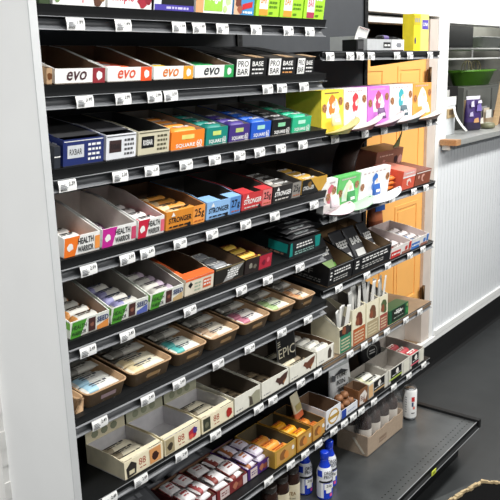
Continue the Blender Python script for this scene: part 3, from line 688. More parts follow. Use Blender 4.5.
for i, (a, b_, lb, hx, kind) in enumerate(EP):
    X = c3(hx); q = [('g', .06, .30, .14, .28, 1, GREY)]
    if kind == 1: q += [('p', [(.55, .02), (.98, .02), (.98, .75), (.82, .80), (.62, .62), (.52, .70), (.56, .45)], c3('9c9a84')), ('p', [(.55, .1), (.70, .1), (.66, .55), (.56, .66)], c3('4c463c'))]
    else: q += [('p', [(.50, .62), (.56, .80), (.66, .72), (.82, .85), (.98, .88), (.92, .52), (.84, .40), (.80, .16), (.72, .30), (.64, .28), (.60, .45)], X), ('p', [(.78, .40), (.92, .52), (.80, .24)], c3('a8764a'))]
    c = carton(k, a, b_, lb, .060, .075, .22, c3('e4e2d6'), mat('dark_kraft_inside', (92, 82, 70), .8), ycut=.75, fp=q)
    fill(c, c3('6c5a48') if i < 2 else c3('d8cfb4'), c3('8a7a62'), INK, ('brown wrapped bar in the pale bison box', 'brown wrapped bar in the dark bison box', 'beige wrapped bar in the cattle box')[i], 4, 1 if i < 2 else 3, W=.036, H=.015)
    if i == 2:
        m = MB(); m.box(-.074, .040, .052, .054, .030, .150, BK)
        ux = Vector((1, 0, 0)); uz = Vector((0, 0, 1))
        m.text('EPIC', (-.064, .0515, .074), ux, uz, .034, CR, w=.098, bold=.0)
        for q in range(3):
            m.face([(-.066, .0515, .116+q*.008), (-.050, .0515, .118+q*.008), (-.050, .0515, .121+q*.008), (-.066, .0515, .119+q*.008)], CR)
        for (x0_, x1_) in ((-.072, -.0705), (.0355, .037)): m.face([(x0_, .0515, .035), (x1_, .0515, .035), (x1_, .0515, .148), (x0_, .0515, .148)], GREY)
        o = m.build('header_card'); mm = mtx(c.o) @ Matrix.Rotation(R(-5), 4, 'X'); l_, q_, s_ = mm.decompose(); o.location = l_; o.rotation_euler = q_.to_euler()
        tag(o, 'black header card with cream capitals standing in the cattle print box', 'sign')
c = carton(k, -.001, .122, 'white paper box with small dark bird print, packed with white bars', .060, .070, .20, c3('ece9de'), KRAFTD, ycut=.4, fp=[('p', [(.62, .2), (.80, .15), (.86, .55), (.76, .9), (.64, .7)], c3('4a4038')), ('g', .12, .4, .16, .28, 1, GREY), ('r', .94, 1, .1, .9, c3('b8b0a0'))])
fill(c, c3('eae8de'), c3('d4d0c4'), GREY, 'white wrapped bar in the bird print box', 4, 4, W=.038, H=.0155)

# ------------------------------------------------------------------ pouch / pack helpers
def pouch(w, h, t, main, ink=None, low=None, seal=None, taper=1.0, top_bend=0.0, name='pouch'):
    """stand-up bag, base at z=0, width along x, front towards -y"""
    mb = MB(); n = 16; loops = []; mats = []
    st = [(0, .92, .75), (.04, 1, 1), (.25, 1, 1.0), (.5, .99, .85), (.75, .97, .5), (.90, .96, .10), (.94, .97, .06), (1.0, .97, .05)]
    for j, (v, sw, sd) in enumerate(st):
        l = []
        for a in range(n):
            th = 2*math.pi*a/n; c_, s_ = math.cos(th), math.sin(th)
            l.append((w/2*sw*(1-(1-taper)*v)*math.copysign(abs(c_)**.5, c_), t/2*sd*math.copysign(abs(s_)**.8, s_) + top_bend*v*v, h*v))
        loops.append(l)
        if j < len(st)-1: mats.append((low or main) if v < .20 else ((seal or main) if v > .88 else main))
    mb.loft(loops, mats)
    return mb

def place(o, loc, rot=(0, 0, 0)): o.location = loc; o.rotation_euler = rot; return o

# ------------------------------------------------------------------ topmost far shelf
k = 'R1'; yf, zt, tl = SH[k][1:]
c = carton(k, .345, .640, 'grey and white low bar box on the topmost far shelf', .042, .055, .16, c3('b4b6b8'), DGREY, ycut=.3,
   fp=[('r', .42, .62, .25, .75, BK), ('g', .45, .6, .35, .65, 1, WH), ('r', .66, 1, 0, 1, c3('e6e6e4')), ('p', [(.80, .3), (.90, .3), (.93, .5), (.90, .7), (.80, .7), (.77, .5)], c3('7c7e84')), ('r', .64, .98, 0, .10, c3('56484c'))])
fill(c, c3('2c2a2c'), c3('4c4a50'), GREY, 'black wrapped bar in the grey box', 3, 2, H=.018, style=1)
put(c, wrapper(.10, .036, .02, c3('5c4a8c'), BK, WH, 1), .06, .05, .040, R(12), 0, 'purple and black wrapped bar on top of the grey box', None)
YL = c3('ecd630')
b = MB(); b.prism_z([(-.055, .062), (-.055, .012), (.055, 0), (.055, .062)], 0, .145, YL)
o = b.build('tall_box'); place(o, (.765, yf+.006, zt+.001)); tag(o, 'tall yellow box with purple logo plate at the far shelf end', 'box')
pb = MB(); Q = lambda u, z, e=.0006: Vector((-.055+.11*u, .012-.012*u-e, z))
for (u0, u1, z0, z1, m_, e) in ((.0, .42, .10, .14, c3('c8b428'), .0006), (.44, 1, 0, .145, c3('f2e87a'), .0006), (.55, .97, .085, .122, c3('5a4cb0'), .0010)):
    pb.face([Q(u0, z0, e), Q(u1, z0, e), Q(u1, z1, e), Q(u0, z1, e)], m_)
pb.text('LUNA', Q(.60, .098, .0014), (1, -.109, 0), (0, 0, 1), .014, WH, w=.036, bold=.02)
for j in range(3): pb.face([Q(.06+.12*j, .112, .001), Q(.14+.12*j, .112, .001), Q(.14+.12*j, .128, .001), Q(.06+.12*j, .128, .001)], GREY)
pb.face([Q(.1+.05*math.cos(a*.7), .04+.014*math.sin(a*.7), .0012) for a in range(9)], c3('453a70'))
pb.build('front_print', o)
m = MB()
for q in range(7):
    a0, a1 = q/7, (q+1)/7
    f = lambda t: Vector((0, .02+.030*t, .055*(1-t)+.02*t*(1-t)))
    m.face([f(a0)+Vector((-.03, 0, 0)), f(a0)+Vector((.05, 0, 0)), f(a1)+Vector((.05, 0, 0)), f(a1)+Vector((-.03, 0, 0))], WH)
for q in range(5):
    m.face([(-.022+q*.013, .0195, .050), (-.014+q*.013, .0195, .050), (-.014+q*.013, .0205, .054), (-.022+q*.013, .0205, .054)], c3('8a4a44'))
md = m; o = md.build('leaflet'); so = o.modifiers.new('thickness', 'SOLIDIFY'); so.thickness = .001
place(o, (.318, yf+.000, zt+.036), (R(-12), R(8), 0)); tag(o, 'white folded leaflet tucked beside the grey box', 'leaflet')
m = MB(); m.box(-.025, .025, 0, .06, 0, .040, BK); m.box(-.02, .02, -.002, 0, .006, .034, c3('3a3a3c')); o = m.build('holder_block')
place(o, (.262, yf+.006, zt+.001)); tag(o, 'small black holder block under the white leaflet', 'holder')

# ------------------------------------------------------------------ cookie displays
def flap(w, main, inner, reach=.100, rise=.054, name='curled_flap'):
    """front tongue that leans out over the shelf edge and curls level"""
    mb = MB(); n, m_ = 18, 5; t = .0014
    def P(th, r, dz=0.0):
        cx, sy = math.cos(th), math.sin(th)
        u = (r*cx+1)/2; q = r*sy
        return (r*cx*w/2, -reach*q, .0045 + rise*u**1.2*min(1, .15+1.3*q) + .010*q + dz)
    for dz, mm, flip in ((0, inner, False), (-t, main, True)):
        for i in range(n):
            for j in range(m_):
                a0, a1 = math.pi*i/n, math.pi*(i+1)/n; r0, r1 = j/m_, (j+1)/m_
                q = [P(a0, r0, dz), P(a1, r0, dz), P(a1, r1, dz), P(a0, r1, dz)]
                mb.face(q[::-1] if flip else q, mm, True)
    for i in range(n):                                  # rolled skirt below the rim
        a0, a1 = math.pi*i/n, math.pi*(i+1)/n
        p0, p1 = P(a0, 1), P(a1, 1)
        b0 = (p0[0]*.86, p0[1]*.55, .0016); b1 = (p1[0]*.86, p1[1]*.55, .0016)
        mb.face([p0, p1, b1, b0], main, True)
    return mb
COOKIE = c3('a8744a'); CHIPM = c3('5a3422')
def cookie_display(k, x0, x1, label, face, tongue, inner, fig, what, hb=.150, pack=None):
    yf, zt, tl = SH[k][1:]; x0, x1 = XK(k, x0), XK(k, x1); w = x1-x0-.004
    mb = MB(); yb0 = .002; d = .15 if k == 'R2' else .030
    mb.box(-w/2, w/2, yb0, d, 0, hb, face, front=face, left=face)
    o = mb.build('cookie_display'); place(o, ((x0+x1)/2, yf+.006, zt+.001), (tl, 0, 0))
    tag(o, label, 'box', 'cookie displays with curled flaps')
    pb = MB(); S_ = lambda x, z, e: Vector((x, yb0-.0006-e, z))
    ux = Vector((1, 0, 0)); uz = Vector((0, 0, 1))
    def blob(x, z, r, m_, e, seed=0, n=11):
        rr = random.Random(seed); pb.face([S_(x+r*rr.uniform(.85, 1.1)*math.cos(2*math.pi*a/n), z+r*rr.uniform(.85, 1.1)*math.sin(2*math.pi*a/n), e) for a in range(n)], m_)
    for q in range(6): 
        x = -w/2+.02+q*(w-.05)/6; pb.face([S_(x, hb-.013, 0), S_(x+.015, hb-.013, 0), S_(x+.015, hb-.008, 0), S_(x, hb-.008, 0)], c3('8a6a3a') if face is YEL2 else c3('c8b0b4'))
    pb.face([S_(-.05+.1*u, hb-.095+.070*v, .0002) for u, v in ((.1, 0), (.8, 0), (.95, .4), (.75, .9), (.3, 1), (.05, .5))], WH)
    blob(-.002, hb-0.038, .022, fig, .0004, 3); blob(.004, hb-0.054, .010, WH, .0006, 4); blob(-.006, hb-0.068, .020, fig, .0005, 5); blob(.012, hb-0.048, .010, c3('e8c8b0'), .0010, 6)
    for x, z in ((-w/2+.018, hb-.060), (w/2-.020, hb-.040)):
        blob(x, z, .016, COOKIE, .0012, 8)
        for q in range(4): blob(x+.008*math.cos(q*1.7), z+.008*math.sin(q*1.7), .0032, CHIPM, .0014, q, 6)
    pb.build('front_print', o)
    flap(w*.98, tongue, inner).build('curled_flap', o)
    # round cookies in film, standing in the tray
    if pack:
        for q in range(1):
            mm = pack_mesh(pack)
            oo = bpy.data.objects.new('cookie_pack', mm); COL.objects.link(oo)
            mt = mtx(o) @ Matrix.Translation((-w*.12, -.026, .030)) @ Matrix.Rotation(R(-8), 4, 'X')
            l_, q_, s_ = mt.decompose(); oo.location = l_; oo.rotation_euler = q_.to_euler()
            tag(oo, 'film wrapped ' + what + ' scoop', 'cookie', 'cookie packs in the displays')
    return o
_pk = {}
def pack_mesh(m):
    if m.name in _pk: return _pk[m.name]
    mb = pouch(.056, .042, .014, m, name='cookie_pack'); mb.face([(-.016, -.0078, .012), (.012, -.0078, .012), (.012, -.0072, .022), (-.016, -.0072, .022)], WH)
    _pk[m.name] = mb.mesh('cookie_pack'); return _pk[m.name]
YEL2 = c3('f2dc4a'); PALE = mat('pale_curl_board', (214, 206, 204), .5)
D2 = [(.040, .187, 'yellow cookie display, nearest on the second far shelf', YEL2, c3('c8b43c'), c3('c9bf86'), c3('c87a2c'), 'cookie pack, yellow display', c3('efe3a0')),
      (.191, .355, 'white cookie display with red figure, second far shelf', WH, c3('6a2c44'), PALE, c3('c83c44'), 'cookie pack, red figure display', c3('d6d6d4')),
      (.359, .531, 'lilac cookie display on the second far shelf', c3('d47cd8'), c3('4a2458'), PALE, c3('b4486c'), 'cookie pack, lilac display', c3('5a2c68')),
      (.535, .733, 'white cookie display with teal figure, second far shelf', WH, c3('26484c'), PALE, c3('3aa8b4'), 'cookie pack, teal figure display', c3('35505c')),
      (.737, .915, 'orange cookie display at far end of second far shelf', c3('f0a04a'), c3('b09890'), WH, c3('fbeedd'), 'cookie pack, orange display', WH)]
for (a, b_, lb, f_, t_, i_, g_, what, pk) in D2: cookie_display('R2', a, b_, lb, f_, t_, i_, g_, what, pack=pk)
D3 = [(.046, .125, 'white cookie display with pink print, third far shelf', WH, c3('5c1c3c'), c3('e4d8dc'), c3('d06478'), 'cookie pack, pink print display', c3('d8ccd0')),
      (.129, .285, 'green cookie display on the third far shelf', c3('68c46c'), c3('2e7a44'), c3('bcdcc0'), c3('e8e8d0'), 'cookie pack, green display', c3('3c8a50')),
      (.289, .525, 'white cookie display with blue lettering, third far shelf', WH, c3('20406c'), c3('e6e8ea'), c3('3470c0'), 'cookie pack, blue lettered display', c3('2a5ca8'))]
for (a, b_, lb, f_, t_, i_, g_, what, pk) in D3: cookie_display('R3', a, b_, lb, f_, t_, i_, g_, what, hb=.122, pack=pk)
k = 'R3'; yf, zt, tl = SH[k][1:]
BRB = c3('8a4c38')
c = carton(k, .640, .758, 'coral red box with pale upper panel beside the brown box', .080, .080, .14, c3('e0624a'), KRAFTD, closed=c3('e88a78'), fp=[('r', 0, 1, .68, 1, c3('e8a8a0')), ('r', 0, 1, .62, .70, WH), ('b', .5, .35, .020, c3('f4dcd0')), ('b', .55, .3, .011, c3('d84a3a')), ('g', .15, .85, .80, .92, 1, WH)])
c = carton(k, .762, .915, 'brown box with pink print at far end of third shelf', .062, .062, .14, BRB, KRAFTD, closed=c3('7a4030'), fp=[('r', .04, .96, .86, .92, WH), ('b', .5, .5, .018, c3('e0a898')), ('b', .54, .46, .011, BRB), ('b', .2, .6, .009, c3('d8a090'))])
c = carton(k, .700, .950, 'long brown box lying behind the coral box', .120, .120, .10, c3('9a6450'), KRAFTD, closed=c3('7c4a3a'), dy=.165, fp=[('g', .12, .62, .78, .86, 1, c3('e8c8b8')), ('b', .30, .55, .018, c3('d8948a')), ('b', .34, .50, .012, c3('7e4636')), ('b', .90, .6, .022, c3('d89a90')), ('b', .75, .62, .020, c3('4a2a2c'))])
m = pouch(.06, .12, .03, c3('5c4a30'), seal=c3('8a8a50')); o = m.build('snack_pouch'); place(o, (.895, yf+.152, zt+.088), (R(10), R(30), R(-20)))
bpy.data.objects.remove(o)
m = MB(); m.prism_y([(-.03, 0), (.025, -.004), (.038, .075), (.02, .045)], 0, .003, c3('6a7048')); o = m.build('torn_flap', c.o); place(o, (.09, .02, .1205))
me = wrapper(.10, .042, .018, c3('ec7c34'), c3('d8662a'), WH, 1)
for q, (x, y, z, rz) in enumerate(((.545, .05, .002, 4), (.543, .052, .0215, -6), (.546, .050, .041, 3), (.543, .098, .002, 0), (.543, .1, .0215, 3), (.545, .1, .041, -3), (.545, .08, .062, 8))):
    c_ = Carton(); c_.o = SH[k][0]
    o = bpy.data.objects.new('wrapped_bar', me); COL.objects.link(o)
    cs, sn = math.cos(tl), math.sin(tl); place(o, (x, yf + y*cs - z*sn, zt + y*sn + z*cs + .001), (tl, 0, R(rz)))
    tag(o, 'orange wrapped bar, %s of a pile beside the coral box' % ORD[q], 'snack bar', 'orange bars beside the coral box')
m = flap(.16, c3('4a342c'), c3('6a4c40'), reach=.12, rise=.09).build('curled_card'); place(m, (.50, yf+.26, zt+.135), (R(-10), 0, R(-70)))
bpy.data.objects.remove(m)
m = MB()
pts = [(.0, .0), (.012, .05), (.035, .095), (.07, .128), (.115, .145), (.15, .148)]
m.loft([[(x, 0, z), (x, .11, z), (x+.004, .11, z-.004), (x+.004, 0, z-.004)] for x, z in pts][::-1], c3('4c3a34'))
o = m.build('curled_card'); place(o, (.545, yf+.195, zt+.062)); tag(o, 'dark brown curled display card rising behind the blue lettered display', 'display card')

# ------------------------------------------------------------------ fourth far shelf
k = 'R4'; yf, zt, tl = SH[k][1:]
BKB = c3('1a1a1c')
for i, (a, b_, lb, words) in enumerate(((.070, .243, 'black jerky box with green edged bag, near end of fourth far shelf', 'nearest'), (.247, .552, 'wide black jerky box of black lettered bags', 'wide'))):
    c = carton(k, a, b_, lb, .075, .125, .22, BKB, c3('7a6248'), ycut=.9, fp=[('g', .06, .16, .3, .8, 3, WH), ('g', .22, .92, .52, .82, 2, WH), ('g', .22, .80, .18, .42, 2, c3('b8b8b4')), ('r', 0, 1, .94, .97, GREY)],
        sp=[('t', 'BEEF', .22, .44, .28, c3('8c8c88'), {'w': .46}), ('g', .3, .85, .12, .34, 2, c3('8c8c88'))])
    n = 1 if i == 0 else 3
    if i == 1: MB().prism_x([(.003, .003), (.215, .003), (.215, .122), (.003, .074)], .055, .058, c3('7a6248')).build('divider', c.o)
    for q in range(n):
        bw = .12 if i == 0 else (.095 if q < 2 else .070)
        pm = pouch(bw, .150, .024, c3('26262a'), low=(c3('6aa84c') if i == 0 else c3('26262a')))
        pm.text(('BEEF', 'BEEF', 'BAR', 'BEEF')[i+q], (-bw*.40, -.0125, .072), (1, 0, 0), (0, .05, 1), .030, c3('d8d8d4'), w=bw*.78, bold=.03)
        pm.face([(-bw*.35, -.0130, .02), (bw*.30, -.0130, .02), (bw*.30, -.0130, .050), (-bw*.35, -.0130, .050)], c3('8aa86a') if i == 0 else c3('d6d6d2'))
        me = pm.mesh('jerky_bag')
        x = 0 if i == 0 else (-.098, .002, .100)[q]
        lab = ('black jerky bag with green base in the nearest jerky box' if i == 0 else ('left', 'middle', 'right')[q] + ' black jerky bag in the wide jerky box')
        put(c, me, x, .045, .017, 0, R(-38), lab, 'jerky bags', name='jerky_bag', cat='bag')
for (a, b_, lb, f1, f2) in ((.556, .742, 'flat white and red snack box on the fourth far shelf', c3('d03a34'), c3('f0ece8')), (.746, .914, 'flat white and blue snack box at far end of fourth far shelf', c3('3a78c8'), c3('eceef2'))):
    c = carton(k, a, b_, lb, .046, .054, .20, c3('e8e4e0'), c3('c8b8b4'), ycut=.5, fp=[('r', 0, .48, 0, .62, f1), ('g', .05, .45, .2, .5, 1, WH), ('r', .55, .98, .0, .25, c3('a06a5a')), ('b', .75, .5, .012, f1), ('r', .88, 1, .3, 1, f1)])
    fill(c, c3('d8d0d0'), c3('8a4c48') if f1.name.endswith('34') else c3('7088b0'), DGREY, ('red' if f1.name.endswith('34') else 'blue') + ' tinted wrapped bar in the flat white box', 4, 2, W=.038, H=.016, style=2)
m = pouch(.085, .15, .055, c3('b86a44'), low=c3('8a4a30'), seal=c3('e0e4ea')); m.box(-.036, .036, -.032, -.0285, .085, .115, c3('3a6cc0')); m.box(-.036, .036, -.0325, -.0285, .118, .128, WH)
o = m.build('nut_bag'); place(o, (.862, yf+.268, zt+.041), (0, 0, R(-8))); tag(o, 'upright amber nut bag with blue and white label behind the jerky boxes', 'bag')

# ------------------------------------------------------------------ long second-lowest shelf, far half
k = 'R5'; yf, zt, tl = SH[k][1:]
TB = [(.155, .247, '2c7a5c', 'tall cream jerky box with green base', .105, '3c3630'), (.251, .358, 'b05a30', 'tall cream jerky box with rust base', .150, '6a3226'), (.362, .467, 'a89878', 'tall cream jerky box with tan base', .148, '6c4a34'), (.471, .546, '9a4a40', 'tall cream jerky box with brick red base', .146, '50603c')]
STK = c3('a8a8a4')
for i, (a, b_, hx, lb, h, fx) in enumerate(TB):
    f = .45 if i else .66
    c = carton(k, a, b_, lb, h, h+.035 if i else .175, .13, c3('e6dfc4'), GREYIN, ycut=.8,
        fp=[('r', .06, .98, .0, f, c3(hx)), ('r', 0, 1, .66 if i == 0 else .998, .92 if i == 0 else 1, c3('2c2826')), ('g', .16, .86, .10*f, .85*f, 4, c3('d8ccaa')), ('b', .5, f+.26, .026, c3(fx)), ('b', .62, f+.14, .020, c3(fx)), ('b', .38, f+.18, .018, c3('8a5038'))])
    if i == 0:
        m = MB(); m.prism_x([(.012, .115), (.128, .178), (.128, .180), (.012, .117)], -c.w/2-.012, -c.w/2-.010, GREY); m.box(-c.w/2, c.w/2, .131, .133, .10, .235, c3('a2a4a4')); m.build('raised_lid', c.o)
    n = 5 if i else 4
    rr = random.Random(40+i)
    for q in range(n):
        L = .15 if i else .115
        m = pouch((c.w-.02)/n*1.5, L*.9, .006, c3('dcdad4') if q % 2 else c3('b4b4b0'), low=c3('d8d6ce'), seal=c3('e6e6e2'), top_bend=rr.uniform(-.008, .012))
        me = m.mesh('stick_pack')
        x = -c.w/2 + .012 + (c.w-.024)*(q+.5)/n
        put(c, me, x, .014+.011*(q % 3), h-.055 if i else .075, R(rr.uniform(-8, 8)), R(2), 'silver stick pack, %s along in the %s' % (ORD[q], lb.replace('tall cream jerky ', '')), 'stick packs in the tall boxes', name='stick_pack', cat='snack stick', ry=R(rr.uniform(-14, 14)))
c = carton(k, .560, .740, 'low dark green box standing alone on the brown shelf', .060, .060, .06, c3('1f5a3c'), KRAFTD, closed=c3('1c5036'), fp=[('r', .12, .80, .1, .95, c3('22261f')), ('g', .25, .70, .55, .80, 1, c3('d8e0d4')), ('g', .22, .72, .25, .35, 1, c3('a8b8a8')), ('t', 'TEA', .32, .52, .32, WH, {'w': .3}), ('b', .92, .8, .008, c3('9ab06a')), ('r', .84, .98, .2, .6, c3('3c8a4c'))])

# ------------------------------------------------------------------ long lowest shelf, near half
k = 'S8'; yf, zt, tl = SH[k][1:]
DG = c3('46474a')
def heap(items, label, group, cat='snack pack', name='snack_pack'):
    for q, (x, y, z, rx_, rz, me) in enumerate(items):
        o = bpy.data.objects.new(name, me); COL.objects.link(o); place(o, (x, yf+y, zt+z), (R(rx_), 0, R(rz)))
        tag(o, label % ORD[q], cat, group)
gm = wrapper(.17, .09, .030, c3('606266'), c3('4a4b4e'), c3('8c8e92'), 3)
heap([(-.99, .265, .001, 0, 3, gm), (-.80, .255, .001, 0, -3, gm), (-.62, .262, .001, 0, 2, gm), (-.43, .262, .001, 0, -2, gm),
      (-.90, .255, .033, 4, 6, gm), (-.71, .262, .033, -4, -5, gm), (-.52, .262, .034, 4, 4, gm), (-.82, .255, .066, 8, -6, gm), (-.61, .255, .068, 12, 8, gm), (-.825, .150, .001, 0, 0, gm), (-.825, .150, .034, 8, 10, gm), (-.83, .155, .070, 14, -8, gm)],
     'charcoal grey pouch, %s of the heap under the cream boxes', 'charcoal pouches on the lowest shelf', 'bag', 'snack_pouch')
c = carton(k, -1.02, -.885, 'dark maroon box of pouches at near end of lowest shelf', .050, .050, .06, c3('4c2a2a'), KRAFTD, closed=c3('54302e'), fp=[('g', .1, .9, .4, .8, 2, c3('9a7a70'))], dy=-.0)
MR = [(-.700, -.575, 'maroon tray of white bags, nearest of its pair', '6a2a2c', 'e6e2e2', 'a85050', 'white bag with maroon print'), (-.571, -.412, 'maroon tray of white bags with brown print, next to the purple tray', '7a2c2e', 'e8e4e4', '8a4038', 'white and brown bag'), (-.408, -.278, 'purple tray of round snack packs', '4c2a74', 'd8d0dc', 'a8663c', 'purple and white pack')]
for i, (a, b_, lb, hx, h1, h2, what) in enumerate(MR):
    c = carton(k, a+.02, b_+.02, lb, .042, .056, .17, c3(hx), KRAFTD, ycut=.5, dy=.028, fp=[('r', .10, .40, .1, .9, c3('d8c8c4')), ('g', .14, .36, .3, .7, 2, c3(hx)), ('b', .6, .5, .013, c3('b07058')), ('b', .75, .45, .012, c3('8a4a3c')), ('r', .86, 1, .1, .9, c3('d8ccd0'))])
    me = wrapper(c.w*.43, .060, .022, c3(h1), c3('55307c') if i == 2 else c3(h2), c3(h2), 3)
    me2 = wrapper(c.w*.43, .060, .022, c3(h1), c3(h2), c3(h1), 2)
    rr = random.Random(i)
    q = 0
    for z in (.003, .026, .049):
        for y in ((.040, .105) if z < .04 else (.050, .115)):
            for x in (-c.w*.245, c.w*.245):
                put(c, me if (q*7+i) % 3 else me2, x, y, z, R(rr.uniform(-9, 9) if z > .01 else 0), R(rr.uniform(2, 14) if z > .03 else 0), '%s, %s in the %s' % (what, ORD[q], lb.split(',')[0].split(' of ')[0] + (' nearest of pair' if i == 0 else '')), 'bags in the trays of the lowest shelf', name='snack_pack', cat='snack pack'); q += 1
GB = [(-.272, -.140, 'gold tray of orange packs, nearest of three gold trays', 'b8923c', 'f0a040', 'e0d0c0'), (-.136, -.035, 'gold tray of yellow packs, middle of three gold trays', 'b4802c', 'efa51c', 'f4c850'), (-.031, .055, 'gold tray with cream bag standing out', 'c08c44', 'd88c34', 'e8d8b0')]
for i, (a, b_, lb, hx, h1, h2) in enumerate(GB):
    c = carton(k, a, b_, lb, .066, .072, .18, c3(hx), mat('olive_board_inside', (84, 74, 52), .8), ycut=.5, fp=[('r', .08, .92, .12, .9, c3('c89a50')), ('b', .4, .5, .022, c3('8a5a2c')), ('b', .55, .45, .016, c3('d88a3c')), ('b', .85, .6, .009, WH)])
    fill(c, c3(h1), c3(h2), c3('c05a2c'), ('orange', 'yellow', 'amber')[i] + ' pack in the ' + ('nearest', 'middle', 'farthest')[i] + ' gold tray', 3, 3 if i == 1 else 2, W=.044, H=.020 if i == 1 else .024, style=1)
    if i == 2:
        pm = pouch(.062, .095, .016, c3('e8dfc0'), low=c3('e0764a')); pm.face([(-.02, -.0095, .03), (.02, -.0095, .03), (.02, -.0095, .055), (-.02, -.0095, .055)], c3('c8b878'))
        put(c, pm.mesh('cream_bag'), -.004, .085, .062, R(8), R(-16), 'cream bag with orange base standing up in the gold tray', None, name='snack_bag', cat='bag')

# ------------------------------------------------------------------ long lowest shelf, far half
k = 'R6'; yf, zt, tl = SH[k][1:]
c = carton(k, .060, .170, 'white box with gold oval emblem beside the gold trays', .078, .084, .15, c3('e4e6ea'), KRAFTD, ycut=.6, fp=[('p', [(.5+.36*math.cos(a*.524), .52+.40*math.sin(a*.524)) for a in range(12)], c3('c49a44')), ('p', [(.5+.29*math.cos(a*.524), .52+.32*math.sin(a*.524)) for a in range(12)], WH), ('r', .12, .88, .42, .60, c3('b8923c')), ('b', .10, .2, .008, c3('6a6a70'))])
c = carton(k, .174, .300, 'white box with blue corner and heap of brown clusters', .036, .040, .078, c3('dfe2e8'), KRAFTD, ycut=.6, fp=[('r', 0, .28, 0, 1, c3('2846a0')), ('g', .4, .9, .3, .6, 1, c3('a8b4cc'))])
NUT = mat('brown_nut_cluster', (138, 92, 58), .6, 0, .35, 60, .5)
rr = random.Random(5)
cl = MB(); cl.lathe([(.002, 0), (.016, .003), (.019, .011), (.013, .020), (.003, .024)], NUT, 8)
cl.v = [(x*rr.uniform(.8, 1.2), y*rr.uniform(.8, 1.2), z*rr.uniform(.85, 1.15)) for x, y, z in cl.v]
clm = cl.mesh('nut_cluster')
q = 0
for z in (.004, .030, .054):
    for x in ((-.036, 0, .036) if z < .05 else (-.018, .02)):
        for y in ((.022, .056) if z < .05 else (.039,)):
            put(c, clm, x+rr.uniform(-.002, .002), y, z, rr.uniform(0, 6), 0, 'brown nut cluster heaped in the blue cornered white box', 'nut clusters in the blue cornered box', name='nut_cluster', cat='snack')
pm = pouch(.140, .150, .036, c3('f2f4f4'), seal=c3('c4c8c8'))
pm.face([(-.05, -.0160, .112), (.045, -.0160, .112), (.0, -.0120, .130)], c3('3a3c40'))
for q, (wd, u) in enumerate((('PUMP', .098), ('KIN', .070), ('SEEDS', .042))):
    pm.text(wd, (-.038, -.0202, u), (1, 0, 0), (0, 0.04, 1), .020, c3('3a3c3e'), w=.070 if q != 1 else .052, bold=.01)
pm.face([(-.03, -.0205, .018), (.035, -.0205, .018), (.035, -.0205, .028), (-.03, -.0205, .028)], c3('6c7072'))
pm.face([(-.070, -.016, .095), (-.050, -.019, .090), (-.045, -.019, .112), (-.066, -.015, .120)], c3('5a5c60'))
o = pm.build('white_pouch'); place(o, (.310, yf+.116, zt+.001), (R(-3), 0, R(-6))); tag(o, 'silver white stand up pouch with dark lettering behind the clusters', 'bag')
c = carton(k, .304, .383, 'brown printed box beside silver white pouch', .070, .074, .070, c3('7c5334'), KRAFTD, ycut=.6, fp=[('p', [(.10, .1), (.62, .04), (.95, .5), (.7, .85), (.2, .7)], c3('e0d8d0')), ('t', 'Bak', .22, .28, .30, c3('6c3a28'), {'w': .5, 'shear': .2}), ('b', .6, .2, .008, c3('8a5a3c'))])
fill(c, c3('8a6a4c'), c3('5a4030'), INK, 'brown pack in the brown printed box', 1, 2, W=.05, H=.02)
LB = [(.387, .560, 'pale grey box with tan edge and black label', 'c8a878', 'tan'), (.564, .768, 'pale grey box with black label and lime stripe', 'b8d060', 'lime'), (.772, .915, 'pale grey box with black label and pink stripe at far end', 'd86878', 'pink')]
GB_ = mat('pale_grey_board', (204, 202, 192), .6)
for i, (a, b_, lb, hx, nm) in enumerate(LB):
    c = carton(k, a, b_, lb, .068, .080, .20 if i == 2 else .115, GB_, GREYIN, ycut=.7, fp=[('r', .26 if i == 0 else .10, .82 if i == 0 else .60, .04, .95, BK), ('b', .40 if i else .55, .66, .014, c3('e8e4dc')), ('g', .16 if i else .3, .55 if i else .75, .42, .52, 1, WH), ('r', .02 if i else .26, .62 if i else .82, .24, .34, c3(hx)), ('r', 0 if i == 0 else .70, .22 if i == 0 else .95, .1, .9, c3('d8b080') if i == 0 else c3('dcdacb'))])
    if i == 0: fill(c, c3('dcdcd4'), c3('c8c8a8'), c3('3c3c3c'), 'white pack in the tan edged box', 2, 3, W=.05, H=.019, style=2)
    if i == 2:
        fill(c, c3('b84a50'), BK, WH, 'red and black pack in the pink striped box', 3, 3, W=.05, H=.019, style=1)
# two round topped black pouches leaning together
for q, (x, y, zz, rz) in enumerate(((.640, .158, .001, -14), (.700, .205, .001, -6))):
    mb = MB(); lo = []
    n = 18
    for j in range(n): a = 2*math.pi*j/n; lo.append((.068*math.cos(a), .085*math.sin(a)))
    mb.loft([[(x_*.9, .020, z_*.9+.086) for x_, z_ in lo], [(x_, .012, z_+.086) for x_, z_ in lo], [(x_, -.006, z_+.086) for x_, z_ in lo], [(x_*.86, -.016, z_*.86+.086) for x_, z_ in lo]], c3('1d1d1f'))
    mb.loft([[(.034*math.cos(2*math.pi*j/14), -.0165, .086+.034*math.sin(2*math.pi*j/14)) for j in range(14)], [(.030*math.cos(2*math.pi*j/14), -.0166, .086+.030*math.sin(2*math.pi*j/14)) for j in range(14)]], c3('8c8c88'), cap0=False, cap1=False)
    for r_ in range(2): mb.face([(-.018, -.0167, .090-.012*r_), (.018, -.0167, .093-.012*r_), (.018, -.0167, .098-.012*r_), (-.018, -.0167, .095-.012*r_)], c3('c8c8c4'))
    h0 = .001 if q == 0 else .052
    o = mb.build('black_pouch'); place(o, (x, yf+y-.0, zt+h0 if q == 0 else zt+.002), (R(-4), 0, R(rz)))
    if q: o.scale = (1, 1, 1.32)
    tag(o, ('shorter' if q == 0 else 'taller') + ' of two round black pouches with pale ring behind grey boxes', 'bag')
